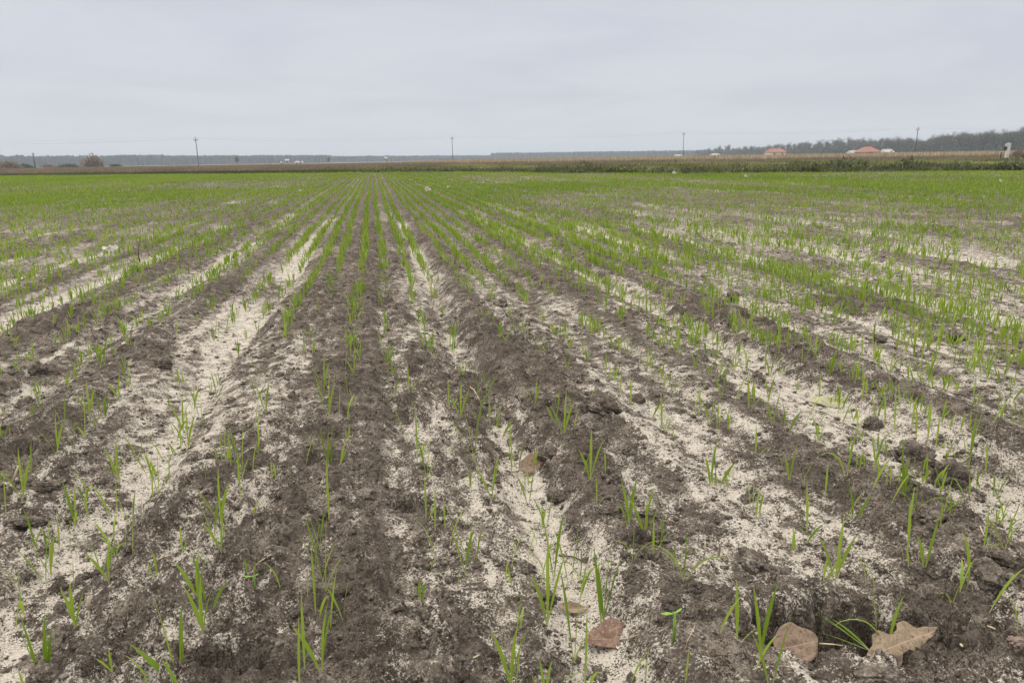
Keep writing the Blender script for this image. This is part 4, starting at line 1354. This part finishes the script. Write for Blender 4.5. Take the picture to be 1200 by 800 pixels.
for i in range(N_T):
    px_ = 815+(1330-815)*(i+rg.random()*.9)/N_T
    d_ = float(np.interp(px_, sx, [q[2] for q in SKY])); ty_ = float(np.interp(px_, sx, [q[1] for q in SKY]))
    back = 0 if i % 2 else rg.uniform(12, 60)
    tp = at_dist(px_, ty_-1.0+rg.uniform(-2.0, 2.2), d_+back)
    H = max(6.0, tp.z)
    lb = 'bare grey deciduous tree in the wood along the right horizon'
    if not back:
        for k_, (lx_, ph_) in enumerate(TREE_MARKS):
            if abs(px_-lx_) < 3.6:
                lb = ph_; TREE_MARKS.pop(k_); break
    tree((tp.x, tp.y, 0), H, rg.uniform(.8, 1.15), lb, TG)
# dark undergrowth and inner growth of that wood, one mass
x = []; y = []; z = []
px_ = RS.uniform(815, 1340, 52000)
d_ = np.interp(px_, sx, [q[2] for q in SKY])+RS.uniform(-12, 60, len(px_))
ty_ = np.interp(px_, sx, [q[1] for q in SKY])
P_ = np.array([at_dist(a, b, c)[:] for a, b, c in zip(px_, ty_, d_)])
dens = sst(px_, 1010, 1100)
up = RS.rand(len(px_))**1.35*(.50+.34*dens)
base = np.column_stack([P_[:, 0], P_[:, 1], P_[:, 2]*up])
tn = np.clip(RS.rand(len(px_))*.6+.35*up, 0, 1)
link('wood_undergrowth', mesh_np('wood_undergrowth', *merge([tri_blades(base, RS.uniform(0, 6.28, len(base)), RS.uniform(.8, 2.6, len(base)), RS.uniform(0, 1.5, len(base)), RS.uniform(.3, .9, len(base)), tn)]), smooth=False),
     M_BUSHG, kind='stuff', label='dark undergrowth filling the foot of the bare wood', category='undergrowth')


def bush_mesh(seed, n_=900):
    rs = np.random.RandomState(seed)
    v = rs.normal(0, 1, (n_, 3)); v /= np.linalg.norm(v, axis=1)[:, None]
    v *= rs.rand(n_)[:, None]**.4
    v[:, 2] = np.abs(v[:, 2])
    lob = 1+.35*n3(v, 2.0, seed)
    v = v*lob[:, None]*np.array([.5, .5, .85])
    d_ = v/np.maximum(.1, np.linalg.norm(v, axis=1))[:, None]+rs.normal(0, .5, (n_, 3)); d_[:, 2] += .6
    d_ /= np.linalg.norm(d_, axis=1)[:, None]
    sd_ = np.cross(d_, rs.normal(0, 1, (n_, 3))); sd_ /= np.linalg.norm(sd_, axis=1)[:, None]
    V = np.stack([v-sd_*.025, v+sd_*.025, v+d_*rs.uniform(.1, .25, n_)[:, None]], 1).reshape(-1, 3)
    V[:, 2] = np.maximum(V[:, 2], .0)
    return mesh_np('bush_twigs', V, [np.arange(3*n_).reshape(-1, 3)], {'along': np.tile([.3, .3, 1.], n_), 'tint': np.repeat(rs.rand(n_), 3)}, False)


def bush(px, pt_, d, wid_px, mat, label, seed):
    tp = at_dist(px, pt_, d); H = max(.8, tp.z); W_ = wid_px/FPX*d
    o = empty('bush', (tp.x, tp.y, 0), label=label, category='bush')
    b = link('twigs', bush_mesh(seed), mat, o); b.scale = (W_, W_, H)
    link('stem', MB().tube([(0, 0, -.1), (0, 0, H*.3), (.1, 0, H*.6)], [.12, .09, .03], 6).mesh('stem'), M_BARK, o)


bush(8, 187.2, 300, 22, M_RUST, 'reddish brown bush at the left edge of the horizon', 1)
bush(107, 181.0, 330, 20, M_RUST, 'tall rusty bush beside a small pole at left', 2)
bush(30, 191.5, 330, 14, M_BUSHG, 'low dark bush right of the reddish brown bush', 3)
bush(80, 191.0, 340, 20, M_BUSHG, 'low dark bush left of the tall rusty bush', 4)
bush(136, 191.3, 340, 12, M_BUSHG, 'small dark bush right of the tall rusty bush', 5)
bush(56, 191.0, 420, 14, M_RUST, 'low rusty bush between the dark bushes at left', 6)
bush(520, 186.3, 500, 16, M_RUST, 'low rusty bush left of the centre grey pole', 7)
bush(1195, 174.5, 110, 14, M_RUST, 'reddish dry bush right of the white concrete post', 8)
tp = at_dist(277, 182.5, 420)
tree((tp.x, tp.y, 0), max(4, tp.z), 1.1, 'lone small bare tree before the pine wood right of the left grey pole', None, 2)
tp = at_dist(385, 184.5, 450)
tree((tp.x, tp.y, 0), max(3.5, tp.z), 1.2, 'lone low bare tree before the pine wood by the white huts', None, 4)
for o in C.objects:
    if 'group' in o.keys() and not o['group']: del o['group']

# ------------------------------------------------------------------ the air
hz = MB().box((0, 0, 22), (8800, 8800, 50)).mesh('haze')
ho = link('haze', hz, None, None, kind='stuff', label='thin grey blue haze over the fields', category='haze')
hm_ = bpy.data.materials.new('haze'); hm_.use_nodes = True
ht = hm_.node_tree; ht.nodes.clear()
hv = ht.nodes.new('ShaderNodeVolumePrincipled'); hout = ht.nodes.new('ShaderNodeOutputMaterial')
hv.inputs['Color'].default_value = (.66, .735, .82, 1)
hv.inputs['Density'].default_value = 0.00036
ht.links.new(hv.outputs[0], hout.inputs['Volume'])
hz.materials.append(hm_)
# haze box bottom lies under the ground sheet, well clear of the lowest pit
